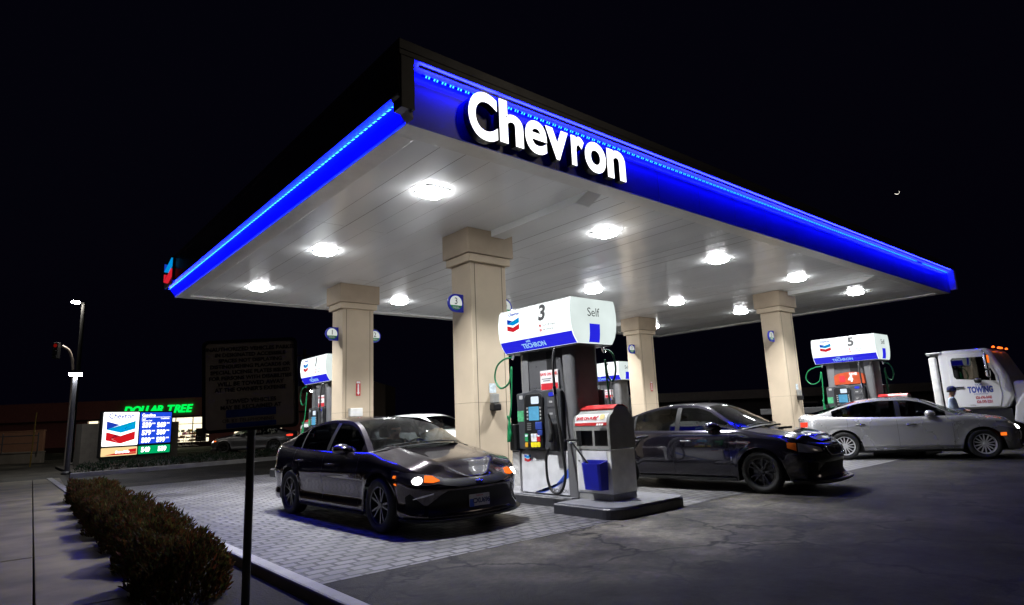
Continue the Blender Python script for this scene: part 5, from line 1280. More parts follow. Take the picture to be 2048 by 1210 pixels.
def body_chains(pelvis, chest, neck, head, f, arms, legs):
    f = Vector(f).normalized(); head = Vector(head)
    spine = [(tuple(pelvis), .13), (tuple((Vector(pelvis)+Vector(chest))/2), .125), (tuple(chest), .15), (tuple(neck), .058), (tuple(head - Vector((0,0,.055)) + f*.01), .072), (tuple(head + Vector((0,0,.02))), .088), (tuple(head + Vector((0,0,.085)) - f*.005), .066)]
    ch = [spine]
    hb = spine[4]; 
    ch.append([spine[5], (tuple(head + f*.083 + Vector((0,0,-.005))), .022), (tuple(head + f*.108 + Vector((0,0,-.028))), .014)])
    ch.append([spine[4], (tuple(head + f*.070 + Vector((0,0,-.095))), .030)])
    sd = Vector((-f.y, f.x, 0))
    for s_ in (-1, 1): ch.append([spine[5], (tuple(head + sd*s_*.085 + Vector((0,0,-.005))), .018), (tuple(head + sd*s_*.10 - f*.01 + Vector((0,0,.01))), .012)])
    for a in arms:
        sh, el, wr = (Vector(q) for q in a[:3])
        ch.append([(tuple(chest), .15), (tuple(sh), .062), (tuple((sh+el)/2), .05), (tuple(el), .042), (tuple((el+wr)/2), .036), (tuple(wr), .024)])
        d = (wr-el).normalized(); ch += fingers(wr, d, a[3], a[4])
    for hip, kn, an, toe in legs:
        ch.append([(tuple(pelvis), .13), (tuple(hip), .092), (tuple(kn), .06), (tuple((Vector(kn)*.6+Vector(an)*.4)), .056), (tuple(an), .038), (tuple(toe), .036)])
    return ch
# the man walking by the truck, facing along it
pr = thing('person', 'man in pale blue shirt and navy cap beside the white tow truck', 'person', (16.95,-.45,0), ty-PI/2+.15)
f = (1,0,0); n0 = Vector
arms = [((-.02,-.19,1.33),(.04,-.25,1.06),(.27,-.16,1.00),(0,0,-1),(0,1,0)), ((-.02,.19,1.33),(.05,.25,1.06),(.28,.12,1.02),(0,0,-1),(0,-1,0))]
legs = [((0,-.09,.84),(.05,-.10,.46),(-.02,-.11,.075),(.14,-.12,.045)), ((0,.09,.84),(.0,.10,.46),(-.12,.11,.09),(.04,.12,.045))]
link('body', skin_mesh(body_chains((0,0,.92),(-.01,0,1.25),(.0,0,1.42),(.03,0,1.545), f, arms, legs)), M['skin'], pr)
sh = [[((0,0,.88),(.165)),((0,0,1.05),.15),((-.01,0,1.26),.168),((0,0,1.385),.075)]]
for a in arms:
    s_, e_, w_ = (Vector(q) for q in a[:3]); sh.append([((-.01,0,1.26),.168),(tuple(s_),.075),(tuple((s_+e_)/2),.064),(tuple(e_),.056),(tuple(e_+(w_-e_)*.85),.042)])
link('shirt', skin_mesh(sh), M['shirt'], pr)
tr = [[((0,0,.90),.155)]]
for l in legs: tr.append([((0,0,.90),.155),(l[0],.105),(l[1],.082),(tuple(Vector(l[1])*.4+Vector(l[2])*.6),.07),(tuple(Vector(l[2])+Vector((0,0,.03))),.062)])
link('trousers', skin_mesh(tr), M['cloth_dark'], pr)
b = MB()
for l in legs: v = (Vector(l[2])+Vector(l[3]))/2; b.lathe([(0,.05),(.05,.045),(.062,0),(.062,-.045),(0,-.045)], 14, 0, Matrix.Translation((v.x+.01,v.y,.046)) @ Matrix.Diagonal((2.3,.85,1,1)))
b.build('shoes', M['black'], pr, smooth=60)
b = MB(); b.lathe([(.108,-.02),(.110,.03),(.098,.075),(.06,.108),(0,.118)], 20, 0, Matrix.Translation((.03,0,1.575)) @ Matrix.Diagonal((1.05,.95,1,1)))
b.prism([(.09*math.cos(R(a))+.11, .085*math.sin(R(a))) for a in range(-90,91,15)] + [(.06,.09),(.06,-.09)], Matrix.Translation((0,0,1.57)), -.006, .006); b.build('cap', M['navy'], pr, smooth=40)
b = MB(); b.lathe([(.10,-.055),(.104,-.02),(.10,.0)], 16, 0, Matrix.Translation((.012,0,1.575))); b.build('hair', M['hair'], pr, smooth=60)
hd = thing('wallet', 'dark wallet held by the man beside the tow truck', 'wallet', (0,0,0)); hd.location = pr.matrix_basis @ Vector((.36,-.03,.97)); hd.rotation_euler = (0,0,ty-PI/2+.15)
MB().box((-.05,-.07,-.012),(.05,.07,.02)).build('cover', M['black'], hd, bevel=.008)
MB().box((-.048,-.066,.0),(.046,.066,.008)).build('lining', M['cloth_dark'], hd)
def driver(label, car_root, p, shirt):
    zb = interp(p['top'])(-1.5); xd = p['xf']-1.27
    t = thing('person', label, 'person'); t.location = car_root.matrix_basis @ Vector((xd,.37,0)); t.rotation_euler = car_root.rotation_euler
    z = zb-.36
    arms = [((-.10,-.18,z+.42),(.12,-.24,z+.22),(.40,-.12,z+.33),(1,0,0),(0,0,1)), ((-.10,.18,z+.42),(.12,.24,z+.22),(.40,.12,z+.33),(1,0,0),(0,0,1))]
    legs = [((.05,-.10,z+.04),(.46,-.12,z+.10),(.62,-.12,z-.22),(.72,-.12,z-.20)), ((.05,.10,z+.04),(.46,.12,z+.10),(.62,.12,z-.22),(.72,.12,z-.20))]
    link('body', skin_mesh(body_chains((-.02,0,z+.05),(-.10,0,z+.35),(-.08,0,z+.50),(-.05,0,z+.62),(1,0,0), arms, legs)), M['skin'], t)
    sh = [[((-.02,0,z+.05),.155),((-.06,0,z+.2),.15),((-.10,0,z+.36),.166),((-.08,0,z+.47),.075)]]
    for a in arms:
        s_, e_, w_ = (Vector(q) for q in a[:3]); sh.append([((-.10,0,z+.36),.166),(tuple(s_),.075),(tuple((s_+e_)/2),.062),(tuple(e_),.055),(tuple(e_+(w_-e_)*.8),.042)])
    link('shirt', skin_mesh(sh), shirt, t)
    b = MB(); b.lathe([(.075,-.09),(.104,-.03),(.106,.03),(.085,.09),(.04,.118),(0,.122)], 18, 0, Matrix.Translation((-.068,0,z+.635))); b.build('hair', M['hair'], t, smooth=60)
    return t
driver('driver in dark clothes at the wheel of the bronze grey sedan', c1, camry, M['cloth_dark'])
hc_ = next(o for o in COL.objects if o.name.startswith('hatchback_car'))
driver('driver at the wheel of the white car', hc_, hatch, M['cloth_dark'])

# ------------------------------------------------------------------ hedge of clipped bushes
def bush_mesh(seed, n, w, d, h, leaf=.05, up=.75):
    rnd = random.Random(seed); vs = []; fs = []
    lumps = [(rnd.uniform(-.35,.35)*w, rnd.uniform(-.35,.35)*d, rnd.uniform(.45,1.0)*h, rnd.uniform(.16,.30)) for _ in range(12)]
    k = 0
    while k < n:
        x = rnd.uniform(-.5,.5); y = rnd.uniform(-.5,.5); z = rnd.random()
        e = (abs(x)*2)**4 + (abs(y)*2)**4 + (max(0,z-.35)/.65)**5
        if e > 1.0: continue
        if e < .30 and rnd.random() < .75: continue
        px, py, pz = x*w*(1+.16*math.sin(9*y+seed*3+2*z)), y*d*(1+.10*math.sin(8*x+seed)), z*h*(.86+.20*math.sin(7*x+seed)*math.cos(6*y+seed*2)) + .02
        a = rnd.uniform(0, 2*PI); tilt = rnd.gauss(up, .28)
        ox, oy = x*1.0+rnd.gauss(0,.35), y*1.0+rnd.gauss(0,.35)
        dv = Vector((ox*.8, oy*.8, max(.05,tilt))).normalized()
        L = leaf*rnd.uniform(.7,1.7)*(1.6 if rnd.random() < .06 else 1); wd = L*rnd.uniform(.10,.17)
        sd = dv.cross(Vector((math.cos(a), math.sin(a), .2))).normalized()*wd
        p0 = Vector((px,py,pz)); o = len(vs); bend = Vector((rnd.gauss(0,.2), rnd.gauss(0,.2), 0))*L*.3
        vs += [p0, p0+dv*L*.45+sd+bend*.3, p0+dv*L+bend, p0+dv*L*.45-sd+bend*.3]; fs.append((o,o+1,o+2,o+3)); k += 1
    me = bpy.data.meshes.new('foliage'); me.from_pydata([tuple(v) for v in vs], [], fs); me.materials.append(M['bush']); return me
def stems_mesh(seed, w, d, h):
    rnd = random.Random(seed); b = MB()
    for k in range(9):
        a = rnd.uniform(0, 2*PI); r_ = rnd.uniform(.1,.45)
        b.tube(curve([(math.cos(a)*.04, math.sin(a)*.04, -.05),(math.cos(a)*r_*w*.4, math.sin(a)*r_*d*.4, h*.35),(math.cos(a)*r_*w*.8, math.sin(a)*r_*d*.8, h*.8)], 4), [.016]*4+[.010]*4+[.005], 5)
    return b
fol = [bush_mesh(s, 13000, .60, 1.0, .49, .034) for s in (1,2,3)]
near_names = ['nearest the camera', 'second nearest the camera', 'third from the camera', 'fourth from the camera', 'fifth from the camera', 'sixth from the camera', 'seventh from the camera', 'furthest from the camera']
for k, lb in enumerate(near_names):
    y = -.02 + k*1.27; x = -2.17 + .046*y*.9 + random.uniform(-.03,.03)
    t = thing('hedge_bush', 'reddish green clipped bush in the kerb planter, %s' % lb, 'bush', (x, y, .04), random.uniform(-.2,.2) + (PI if k % 2 else 0), 'hedge bushes along the pavement')
    o = bpy.data.objects.new('foliage', fol[k % 3]); COL.objects.link(o); o.parent = t; s = random.uniform(.94,1.06); o.scale = (s, s, random.uniform(.93,1.06))
    stems_mesh(k, .6, .98, .5).build('stems', M['twig'], t)
# low plants by the monument
def small_plant(seed, n, w, h, m):
    me = bush_mesh(seed, n, w, w, h, .07, .55).copy(); me.materials.clear(); me.materials.append(m); return me
sp = [small_plant(20+s, 420, .8, .28, M['shrub']) for s in range(3)]
spots = [(-.5,20.6),(.3,20.9),(1.1,21.2),(1.9,21.4),(2.6,21.6),(3.3,21.7),(4.3,22.0),(5.2,22.3),(6.1,22.5),(7.1,22.7),(8.3,23.0)]
wh = ['at the left end of the bed','second from the left end of the bed','under the orange panel of the price sign','below the gap between the sign panels','under the green price panel','right of the price sign','right again of the price sign, past the block wall','left of the tow warning sign post','behind the tow warning sign post','right of the tow warning sign post','beside the bronze grey sedan tail']
for k, (x, y) in enumerate(spots):
    t = thing('garden_plant', 'low leafy plant %s' % wh[k], 'plant', (x, y, .09), random.uniform(0,6), 'low plants in the far bed')
    o = bpy.data.objects.new('foliage', sp[k % 3]); COL.objects.link(o); o.parent = t; s = random.uniform(.8,1.3); o.scale = (s,s,s)
    stems_mesh(40+k, .7, .7, .22).build('stems', M['twig'], t)

# ------------------------------------------------------------------ tow warning sign
tp = thing('tow_warning_sign', 'dark square parking warning sign on a steel post, nearest the camera', 'sign', (-1.93,-.98,.04))
MB().tube([(0,0,-.1),(0.0,0,1.5)], .029, 14).build('post', M['dark_steel'], tp, smooth=60)
n_ = Vector((-3.44+1.93, -5.8+.98, 0)).normalized(); rt = Vector((-n_.y, n_.x, 0)); rt = (rt + n_*.10).normalized()
up = (Vector((0,0,1)) - rt*.045).normalized()
SF = frame((-.03,-.05,1.62), tuple(rt + Vector((0,0,.045))), (0,0,1))
MB().prism(rrect(.64,.655,.035), SF, -.004, .0).build('plate', M['sign_face'], tp)
b = MB(); o_ = rrect(.66,.675,.04); i_ = rrect(.615,.63,.03); n = len(o_)
b.add([SF @ Vector((p[0],p[1],.006)) for p in o_+i_] + [SF @ Vector((p[0],p[1],-.006)) for p in o_+i_], [(k,(k+1)%n,n+(k+1)%n,n+k) for k in range(n)] + [(2*n+k,k,(k+1)%n,2*n+(k+1)%n)[::-1] for k in range(n)] + [(n+k,n+(k+1)%n,3*n+(k+1)%n,3*n+k) for k in range(n)])
b.build('rim', M['ink'], tp)
b = MB()
for k, (w, sz) in enumerate((('UNAUTHORIZED VEHICLES PARKED',.040),('IN DESIGNATED ACCESSIBLE',.038),('SPACES NOT DISPLAYING',.038),('DISTINGUISHING PLACARDS OR',.038),('SPECIAL LICENSE PLATES ISSUED',.038),('FOR PERSONS WITH DISABILITIES',.038),('WILL BE TOWED AWAY',.042),("AT THE OWNER'S EXPENSE",.040),('',.03),('TOWED VEHICLES',.042),('MAY BE RECLAIMED AT',.040))):
    if w: b.mesh(text(w, sz, .0005, offset=.001), SF @ Matrix.Translation((0,.268-.043*k,.0015)), 0)
b.prism(rrect(.34,.055,.004,cy=-.205), SF, .0005, .0025, 1); b.mesh(text('OR BY TELEPHONING', .036, .0005), SF @ Matrix.Translation((-.02,-.258,.0015)), 0)
b.prism(rrect(.34,.035,.004,cy=-.292), SF, .0005, .0025, 1)
b.build('lettering', [M['sign_ink'], M['ink_blue']], tp)
# ------------------------------------------------------------------ price monument
mo = thing('price_sign', 'lit gasoline price sign with blue and red chevrons on a block wall', 'price sign', (.2,26.3,0))
A = Vector((.42,26.37,0)); Bv = Vector((3.5,27.9,0)); rt = (Bv-A).normalized(); nrm = rt.cross(Vector((0,0,1)))
MF = frame((A.x,A.y,0), tuple(rt), (0,0,1)); MF.translation = MF.translation - mo.location
W2 = 3.35
b = MB()
for k in range(9):
    z0 = k*.205; 
    xx = -.75
    off = .2 if k % 2 else 0
    while xx < W2+.5:
        x1 = min(xx+.40-off, W2+.5); off = 0
        b.prism([(xx+.003,z0+.003),(x1-.003,z0+.003),(x1-.003,z0+.202),(xx+.003,z0+.202)], MF, -.55, -.16); xx = x1
b.prism([(-.74,.0),(W2+.49,.0),(W2+.49,1.84),(-.74,1.84)], MF, -.54, -.165, 1)
b.build('block_wall', [M['brick'], M['joint']], mo)
b = MB(); b.prism([(-.05,.38),(W2+.02,.38),(W2+.02,2.36),(-.05,2.36)], MF, -.15, .0); b.build('cabinet', M['black'], mo, bevel=.01)
b = MB(); b.prism(rrect(1.62,1.46,.04,cx=.83,cy=1.58), MF, .001, .02); pan = b.build('emblem_panel', M['pylon_white'], mo)
b = MB(); T = MF @ Matrix.Translation((.83,1.42,.021)); logo(b, T, 1.32, 0, .004); b.mesh(text('Chevron', .33, .001, offset=.006), MF @ Matrix.Translation((.83,2.13,.023)), 1); b.build('emblem', [M['py_blue'], M['py_navy'], M['py_red'], M['py_wine']], pan)
b = MB(); b.prism(rrect(1.62,.36,.03,cx=.83,cy=.60), MF, .001, .02, 0); b.prism([(.15,.46),(.6,.53),(1.6,.53),(1.6,.46)], MF, .021, .023, 1); b.prism([(1.2,.54),(1.6,.54),(1.6,.70),(1.25,.67)], MF, .021, .023, 1); b.mesh(text('ExtraMile', .17, .001, offset=.003, shear=.2), MF @ Matrix.Translation((.95,.575,.024)), 2)
b.build('shop_panel', [M['py_gold'], M['py_red'], M['pylon_white']], mo)
b = MB(); b.prism(rrect(1.58,1.42,.03,cx=2.50,cy=1.58), MF, .001, .02); bp = b.build('price_panel', M['py_panel'], mo)
b = MB(); b.mesh(text('Gasoline', .19, .001, offset=.004, align='LEFT'), MF @ Matrix.Translation((1.78,2.16,.023))); b.prism([(1.78,2.06),(3.22,2.06),(3.22,2.075),(1.78,2.075)], MF, .021, .024)
b.mesh(text('Cash/', .085, .001, offset=.002, align='LEFT'), MF @ Matrix.Translation((1.78,1.99,.023))); b.mesh(text('Chevron Card', .085, .001, offset=.002, align='LEFT'), MF @ Matrix.Translation((1.78,1.91,.023))); b.mesh(text('Credit/Debit', .085, .001, offset=.002), MF @ Matrix.Translation((2.95,2.0,.023)))
for k, (l, r_) in enumerate((('559','569'),('579','589'),('589','599'))):
    z = 1.70-.34*k
    for cx_, s_ in ((1.98,l),(2.72,r_)):
        b.mesh(text(s_, .30, .001, offset=.014), MF @ Matrix.Translation((cx_+.06,z,.023))); b.mesh(text('9/10', .085, .001, offset=.003), MF @ Matrix.Translation((cx_+.40,z+.08,.023)))
b.build('lettering', M['pylon_white'], bp)
b = MB(); b.prism(rrect(1.58,.36,.03,cx=2.50,cy=.60), MF, .001, .02); gp = b.build('diesel_panel', M['py_green'], mo)
b = MB()
for cx_, s_ in ((2.05,'549'),(2.88,'559')): b.mesh(text(s_, .29, .001, offset=.014), MF @ Matrix.Translation((cx_,.60,.023)))
b.build('lettering', M['pylon_white'], gp)

# ------------------------------------------------------------------ variety store across the road
P0 = Vector((1.5,62.6,0)); P1 = Vector((19.5,48.8,0)); d = (P1-P0).normalized(); L = (P1-P0).length
st_ = thing('store_building', 'long low store with lit windows and green letters across the road', 'store', tuple(P0)); SFm = frame((0,0,0), tuple(d), (0,0,1))
def pt(px): return px
b = MB(); b.prism([(-14,2.75),(L,2.75),(L,4.35),(-14,4.35)], SFm, -12, 0); b.build('parapet', M['store_wall'], st_)
b = MB(); b.prism([(-14,2.6),(L,2.6),(L,2.75),(-14,2.75)], SFm, -.3, .35); b.build('awning', M['store_dark'], st_)
u0, u1 = 8.6, 13.1
for a, c in ((-14,2.4),(4.4,u0-.02),(u1+.02,15.2),(19.5,L)): MB().prism([(a,0),(c,0),(c,2.6),(a,2.6)], SFm, -.3, 0).build('wall', M['store_wall'], st_)
MB().prism([(-14,0),(L,0),(L,.42),(-14,.42)], SFm, -.28, .03).build('wall_base', M['store_dark'], st_)
MB().prism([(-14,0),(L,0),(L,2.6),(-14,2.6)], SFm, -6, -5.9).build('back_wall', M['store_light'], st_)
MB().prism([(-14,2.58),(L,2.58),(L,2.59),(-14,2.59)], SFm, -5.9, -.3).build('ceiling_glow', M['store_light'], st_)
rnd = random.Random(3)
cols_ = [(.6,.1,.12),(.75,.55,.12),(.12,.35,.6),(.15,.45,.18),(.7,.7,.66),(.55,.2,.45),(.35,.24,.12),(.05,.05,.05)]
gm = [mat('goods', c, .6) for c in cols_]
b = MB()
for k in range(220):
    x = rnd.choice([rnd.uniform(2.5,4.4), rnd.uniform(u0,u1), rnd.uniform(u0,u1), rnd.uniform(15.2,19.5)]); z = rnd.choice([.45,.75,1.05,1.3]); w = rnd.uniform(.08,.3); dp = -rnd.uniform(.9,2.4)
    b.prism([(x,z),(x+w,z),(x+w,z+rnd.uniform(.1,.3)),(x,z+rnd.uniform(.1,.3))], SFm, dp-.2, dp, rnd.randrange(8))
b.build('goods', gm, st_)
for a, c, nm in ((u0,u1,3),(15.2,19.5,3),(2.4,4.4,2)):
    b = MB(); 
    for k in range(nm+1): x = a+(c-a)*k/nm; b.prism([(x-.03,.42),(x+.03,.42),(x+.03,2.6),(x-.03,2.6)], SFm, -.10, -.02)
    b.prism([(a,2.0),(c,2.0),(c,2.05),(a,2.05)], SFm, -.11, -.03); f_ = b.build('window_frame', M['black'], st_)
    MB().prism([(a,.42),(c,.42),(c,2.6),(a,2.6)], SFm, -.07, -.065).build('pane', M['glass_store'], f_)
MB().prism([(11.7,.42),(12.6,.42),(12.6,1.6),(11.7,1.6)], SFm, -.6,-.5).build('dark_panel', M['black'], st_)
# carts in the lit window
for k in range(6):
    x = u0+.35+k*.62; t = thing('shopping_cart', 'shopping cart lined up outside the lit store window', 'cart', tuple(P0 + d*x + Vector((d.y,-d.x,0))*.55), math.atan2(d.y,d.x), 'shopping carts outside the store')
    b = MB(); 
    for yy in (-.25,.25):
        b.tube([(-.2,yy,.05),(-.18,yy,.95),(-.28,yy,1.0)], .02, 5); b.tube([(.4,yy,.08),(-.2,yy,.2)], .02, 5); b.tube([(-.18,yy,.5),(.42,yy,.62)], .015, 5); b.tube([(-.18,yy,.9),(.46,yy,.85)], .015, 5); b.tube([(.42,yy,.6),(.46,yy,.86)], .015, 5)
    b.tube([(-.28,-.25,1.0),(-.28,.25,1.0)], .02, 5); b.build('frame', M['steel'], t)
    b = MB(); 
    for yy in (-.25,.25):
        for xx in (-.18,.38): b.lathe([(0,-.02),(.06,-.02),(.06,.02),(0,.02)], 10, 0, frame((xx,yy,.06),(1,0,0),(0,0,1)))
    b.build('wheels', M['rubber'], t)
sg = thing('store_sign', 'green illuminated italic letters on the store front', 'sign', tuple(P0 + d*6 + Vector((0,0,3.1)))); off = P0 - Vector(sg.location)
b = MB(); G = SFm.copy(); G.translation = off
xq = 5.55
for ch in 'DOLLAR TREE':
    if ch == ' ': xq += .35; continue
    me = text(ch, .95, .05, offset=.028, shear=.22, align='LEFT', valign='BOTTOM_BASELINE')
    MB().mesh(me, G @ Matrix.Translation((xq,3.08,.08))).build('letter', M['neon_green'], sg)
    xq += max(v.co.x for v in me.vertices) - .09
# tree-like gap filler: low block walls and fence at the left
def wall_thing(name, label, cat, p0, p1, h, th, m):
    p0 = Vector((*p0,0)); p1 = Vector((*p1,0)); q = (p1-p0); t = thing(name, label, cat, tuple(p0)); Fm = frame((0,0,0), tuple(q.normalized()), (0,0,1))
    MB().prism([(0,0),(q.length,0),(q.length,h),(0,h)], Fm, -th, 0).build('wall', m, t, bevel=.02)
    MB().prism([(-.02,h),(q.length+.02,h),(q.length+.02,h+.08),(-.02,h+.08)], Fm, -th-.03, .03).build('coping', m, t, bevel=.01); return t
wall_thing('boundary_wall', 'low wall lit orange by a street lamp, far left', 'wall', (-9.0,50.0), (-.6,43.6), 1.75, .2, M['orange_wall'])
wall_thing('kerb_wall', 'low dark block wall below the orange lit wall', 'wall', (-9.0,42.8), (-1.0,37.0), .55, .3, M['brick'])
ft = thing('rail_fence', 'thin dark rail fence on top of the low wall, far left', 'fence', (-8.6,42.3,.63))
q = Vector((7.4,-5.35,0)); b = MB(); b.tube([(0,0,.85), tuple(q+Vector((0,0,.85)))], .03, 6); b.tube([(0,0,.45), tuple(q+Vector((0,0,.45)))], .02, 6); b.build('rail', M['dark_steel'], ft)
for k in range(6): MB().tube([tuple(q*k/5), tuple(q*k/5+Vector((0,0,1.0)))], .035, 6).build('post', M['dark_steel'], ft)
mk = thing('marker_post', 'thin yellow marker post left of the lamp pole', 'post', (-1.75,30.5,0))
MB().tube([(0,0,0),(.06,0,2.5)], .03, 8).build('post', M['yellow_post'], mk); MB().lathe([(.0,.0),(.05,.0),(.045,.04),(0,.04)], 10).build('base', M['dark_steel'], mk)

# ------------------------------------------------------------------ lamp poles, signal
def lamp_pole(name, label, loc, h, r, lens=.26, arm=None, lm=None, pm=None):
    lm = lm or M['street']; pm = pm or M['pole_paint']
    t = thing(name, label, 'lamp post', loc)
    MB().tube([(0,0,0),(0,0,h)], [r, r*.75], 12).build('pole', pm, t, smooth=60)
    MB().lathe([(r*2.2,0),(r*2.2,.05),(r*1.5,.12),(0,.12)], 14).build('base', M['dark_steel'], t)
    hx, hy = arm or (0,0)
    if arm: MB().tube([(0,0,h-.02),(hx*.9,hy*.9,h+.05)], r*.45, 8).build('arm', pm, t, smooth=60)
    a = lens; b = MB(); b.lathe([(0,.13),(a*.7,.12),(a,.03),(a,0)], 8, 0, Matrix.Translation((hx,hy,h+.02))); b.build('lamp_head', M['dark_steel'], t)
    b = MB(); b.lathe([(a*.95,0),(a*.85,-.08),(0,-.10)], 8, 0, Matrix.Translation((hx,hy,h+.02))); b.build('lens', lm, t, smooth=30); return t
lamp_pole('lamp_post', 'grey lamp post with a bright white head beside the pavement', (-1.05,22.2,0), 3.62, .085, .22)
lamp_pole('lamp_post', 'tall dark street lamp whose head glows high above the near lamp', (-.2,31.2,0), 7.9, .11, .20, (-.35,-.2), M['street_far'], M['pole_dark'])
lamp_pole('lamp_post', 'distant lamp post with a small light, right of the left column', (24.8,61.0,0), 5.2, .09, .30, (-.7,.5))
tg = thing('traffic_signal', 'traffic signal on a curved mast arm at the far left', 'traffic signal', (-.45,30.4,0))
MB().tube(curve([(0,0,0),(0,0,3.6),(-.06,.03,4.8),(-.22,.13,5.4),(-.50,.3,5.65)], 8), .06, 10).build('mast', M['mast_paint'], tg, smooth=60)
tf = frame((-.72,.38,5.42), (.765,-.642,0), (0,0,1)) @ Matrix.Scale(.68, 4); b = MB(); b.prism(rrect(.36,1.15,.05), tf, -.2, .12); hs = b.build('signal_head', M['dark_steel'], tg, bevel=.02)
for k, mm in enumerate(('red_dim','glass_off','glass_off')): MB().lathe([(.13,0),(.10,.03),(0,.045)], 16, 0, tf @ Matrix.Translation((0,.36-.36*k,.121))).build('lamp', M[mm], hs, smooth=60)
bl = thing('pole_sign', 'tiny lit sign board on a post far behind at left', 'sign', (-7.0,75.0,0))
MB().tube([(0,0,0),(0,0,6.5)], .12, 8).build('post', M['dark_steel'], bl); MB().prism(rrect(.55,1.1,.05), frame((0,0,6.9),(.765,-.642,0),(0,0,1)), -.1, .1).build('panel', M['screen_white'], bl, bevel=.02)
up_ = thing('utility_pole', 'dark wooden pole rising between the left columns, far off', 'pole', (20.6,55.0,0)); MB().tube([(0,0,0),(0,0,9)], .16, 8).build('post', M['twig'], up_, smooth=60); MB().box((-.9,-.06,8.3),(.9,.06,8.45)).build('crossarm', M['twig'], up_)
lt = thing('billboard', 'small dim sign board beside the distant lamp post', 'sign', (30.5,66.0,0)); MB().tube([(0,0,0),(0,0,3)], .12, 8).build('post', M['dark_steel'], lt); MB().prism(rrect(.9,1.6,.05), frame((0,0,3.4),(.765,-.642,0),(0,0,1)), -.08, .08).build('panel', M['dim_board'], lt)
fh_ = thing('house', 'dark far house with two small lit windows', 'house', (36,83,0)); FF = frame((0,0,0),(.765,-.642,0),(0,0,1))
MB().prism([(-6,0),(8,0),(8,7),(1,9.5),(-6,7)], FF, -8, 0).build('wall', M['dark_wall'], fh_)
for a in (-.5,.35): MB().prism(rrect(.32,.7,.03,cx=a,cy=6.7), FF, .001, .04).build('window', M['warm_window'], fh_)
# low building at the right
lb = thing('low_building', 'long dark low building with a pale roof band behind the dark sedan', 'building', (27.5,19.5,0)); Q0 = Vector((27.5,19.5,0)); Q1 = Vector((46,5,0)); dd = (Q1-Q0).normalized(); QF = frame((0,0,0), tuple(dd), (0,0,1)); QL = (Q1-Q0).length
MB().prism([(0,0),(QL,0),(QL,1.9),(0,1.9)], QF, -6, -1.5).build('wall', M['dark_wall'], lb)
MB().prism([(-.3,1.9),(QL,1.9),(QL,2.45),(-.3,2.45)], QF, -6.3, 0).build('roof', M['roof_band'], lb)
for k in range(6): MB().prism(rrect(.14,1.9,.01,cx=1+k*4.2,cy=.95), QF, -.3, -.15).build('post', M['roof_band'], lb)
rs = thing('notice_board', 'small red lettered notice on the low building, right of the right column', 'sign', tuple(Q0 + dd*11.5 + Vector((-.642,-.765,0))*.05 + Vector((0,0,1.35)))); RF = frame((0,0,0), tuple(dd), (0,0,1))
MB().prism(rrect(1.1,.42,.03), RF, 0, .03).build('board', M['roof_band'], rs); MB().mesh(text('OPEN', .30, .001, offset=.006), RF @ Matrix.Translation((0,0,.032))).build('lettering', M['ink_red'], rs)
# crescent moon, far away and of its real bright limb
mn = bpy.data.objects.new('moon', None); bpy.data.objects.remove(mn)
mv = Vector((877.4,246.8,269.0)); n = (Vector((-3.44,-5.8,1.33))-mv).normalized(); mr_ = Vector((.765,-.642,-.042)); MFm = frame(tuple(mv), tuple(mr_), (0,0,1))
rM = 3.5; pts = []
a0 = R(-40)
# the sunlit limb of the ball as a thin bowed shell
b = MB(); g = []
for i in range(25):
    th = PI*i/24 - PI/2; row = []
    for k in range(7):
        ph = R(62 + 28*k/6); v = Vector((math.cos(th)*math.sin(ph), math.sin(th), math.cos(th)*math.cos(ph)))*rM; rr_ = Matrix.Rotation(R(-62), 3, 'Z') @ v; row.append(MFm @ rr_)
    g.append([tuple(q - mv) for q in row])
b.grid(g); b.grid(g, 0, True)
mo_ = b.build('moon', M['moon'], None, Matrix.Translation(mv), smooth=180); tag(mo_, 'thin bright crescent moon in the black sky', 'moon')

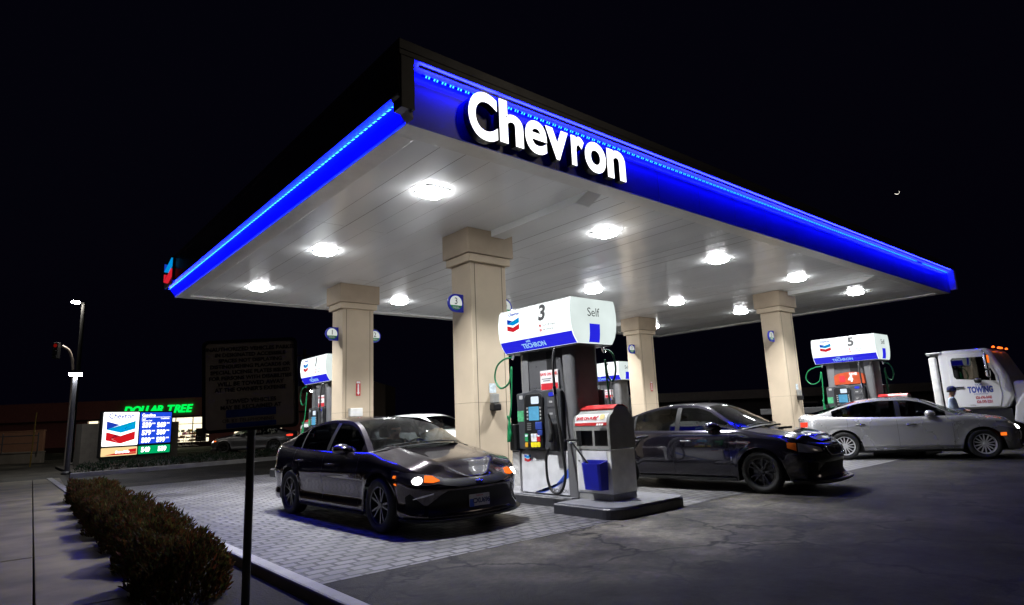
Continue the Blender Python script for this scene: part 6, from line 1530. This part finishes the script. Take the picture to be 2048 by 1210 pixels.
# ------------------------------------------------------------------ world, camera, render settings
w = bpy.data.worlds.new('World'); S.world = w; w.use_nodes = True; nt = w.node_tree; nt.nodes.clear()
sky = nt.nodes.new('ShaderNodeTexSky'); sky.sky_type = 'NISHITA'; sky.sun_disc = False; sky.sun_elevation = R(-4); sky.sun_rotation = R(250); sky.air_density = 1.6; sky.dust_density = 1
bg = nt.nodes.new('ShaderNodeBackground'); bg.inputs[1].default_value = .02; ow = nt.nodes.new('ShaderNodeOutputWorld')
b2 = nt.nodes.new('ShaderNodeBackground'); b2.inputs[0].default_value = (.0007,.0006,.0023,1); b2.inputs[1].default_value = 1; ads = nt.nodes.new('ShaderNodeAddShader')
nt.links.new(sky.outputs[0], bg.inputs[0]); nt.links.new(bg.outputs[0], ads.inputs[0]); nt.links.new(b2.outputs[0], ads.inputs[1]); nt.links.new(ads.outputs[0], ow.inputs[0])
sl = bpy.data.lights.new('fill_sun', 'SUN'); sl.energy = .045; sl.angle = R(10); sl.color = (1,.86,.68); so_ = bpy.data.objects.new('fill_sun', sl); COL.objects.link(so_); so_.rotation_euler = (R(62), 0, R(40))  # added warm fill from behind the camera's right, not from the moon
cd = bpy.data.cameras.new('camera'); co = bpy.data.objects.new('camera', cd); COL.objects.link(co)
cd.sensor_width = 36; cd.lens = 1229.074/2048*36; cd.clip_end = 3000; cd.clip_start = .05
Rm = ((0.76524121,-0.08695718,-0.63784351),(-0.64237389,-0.167752,-0.74780682),(-0.04197235,0.98198662,-0.18422977))
Mc = Matrix(Rm).to_4x4(); Mc.translation = Vector((-3.44366597,-5.79795668,1.33279186)); co.matrix_world = Mc
S.camera = co
S.view_settings.view_transform = 'Standard'; S.view_settings.look = 'None'; S.view_settings.exposure = .12; S.view_settings.gamma = 1
S.cycles.use_denoising = True; S.cycles.max_bounces = 8; S.cycles.diffuse_bounces = 5; S.cycles.glossy_bounces = 4; S.cycles.transparent_max_bounces = 16
S.cycles.sample_clamp_indirect = 6; S.cycles.caustics_reflective = False; S.cycles.caustics_refractive = False
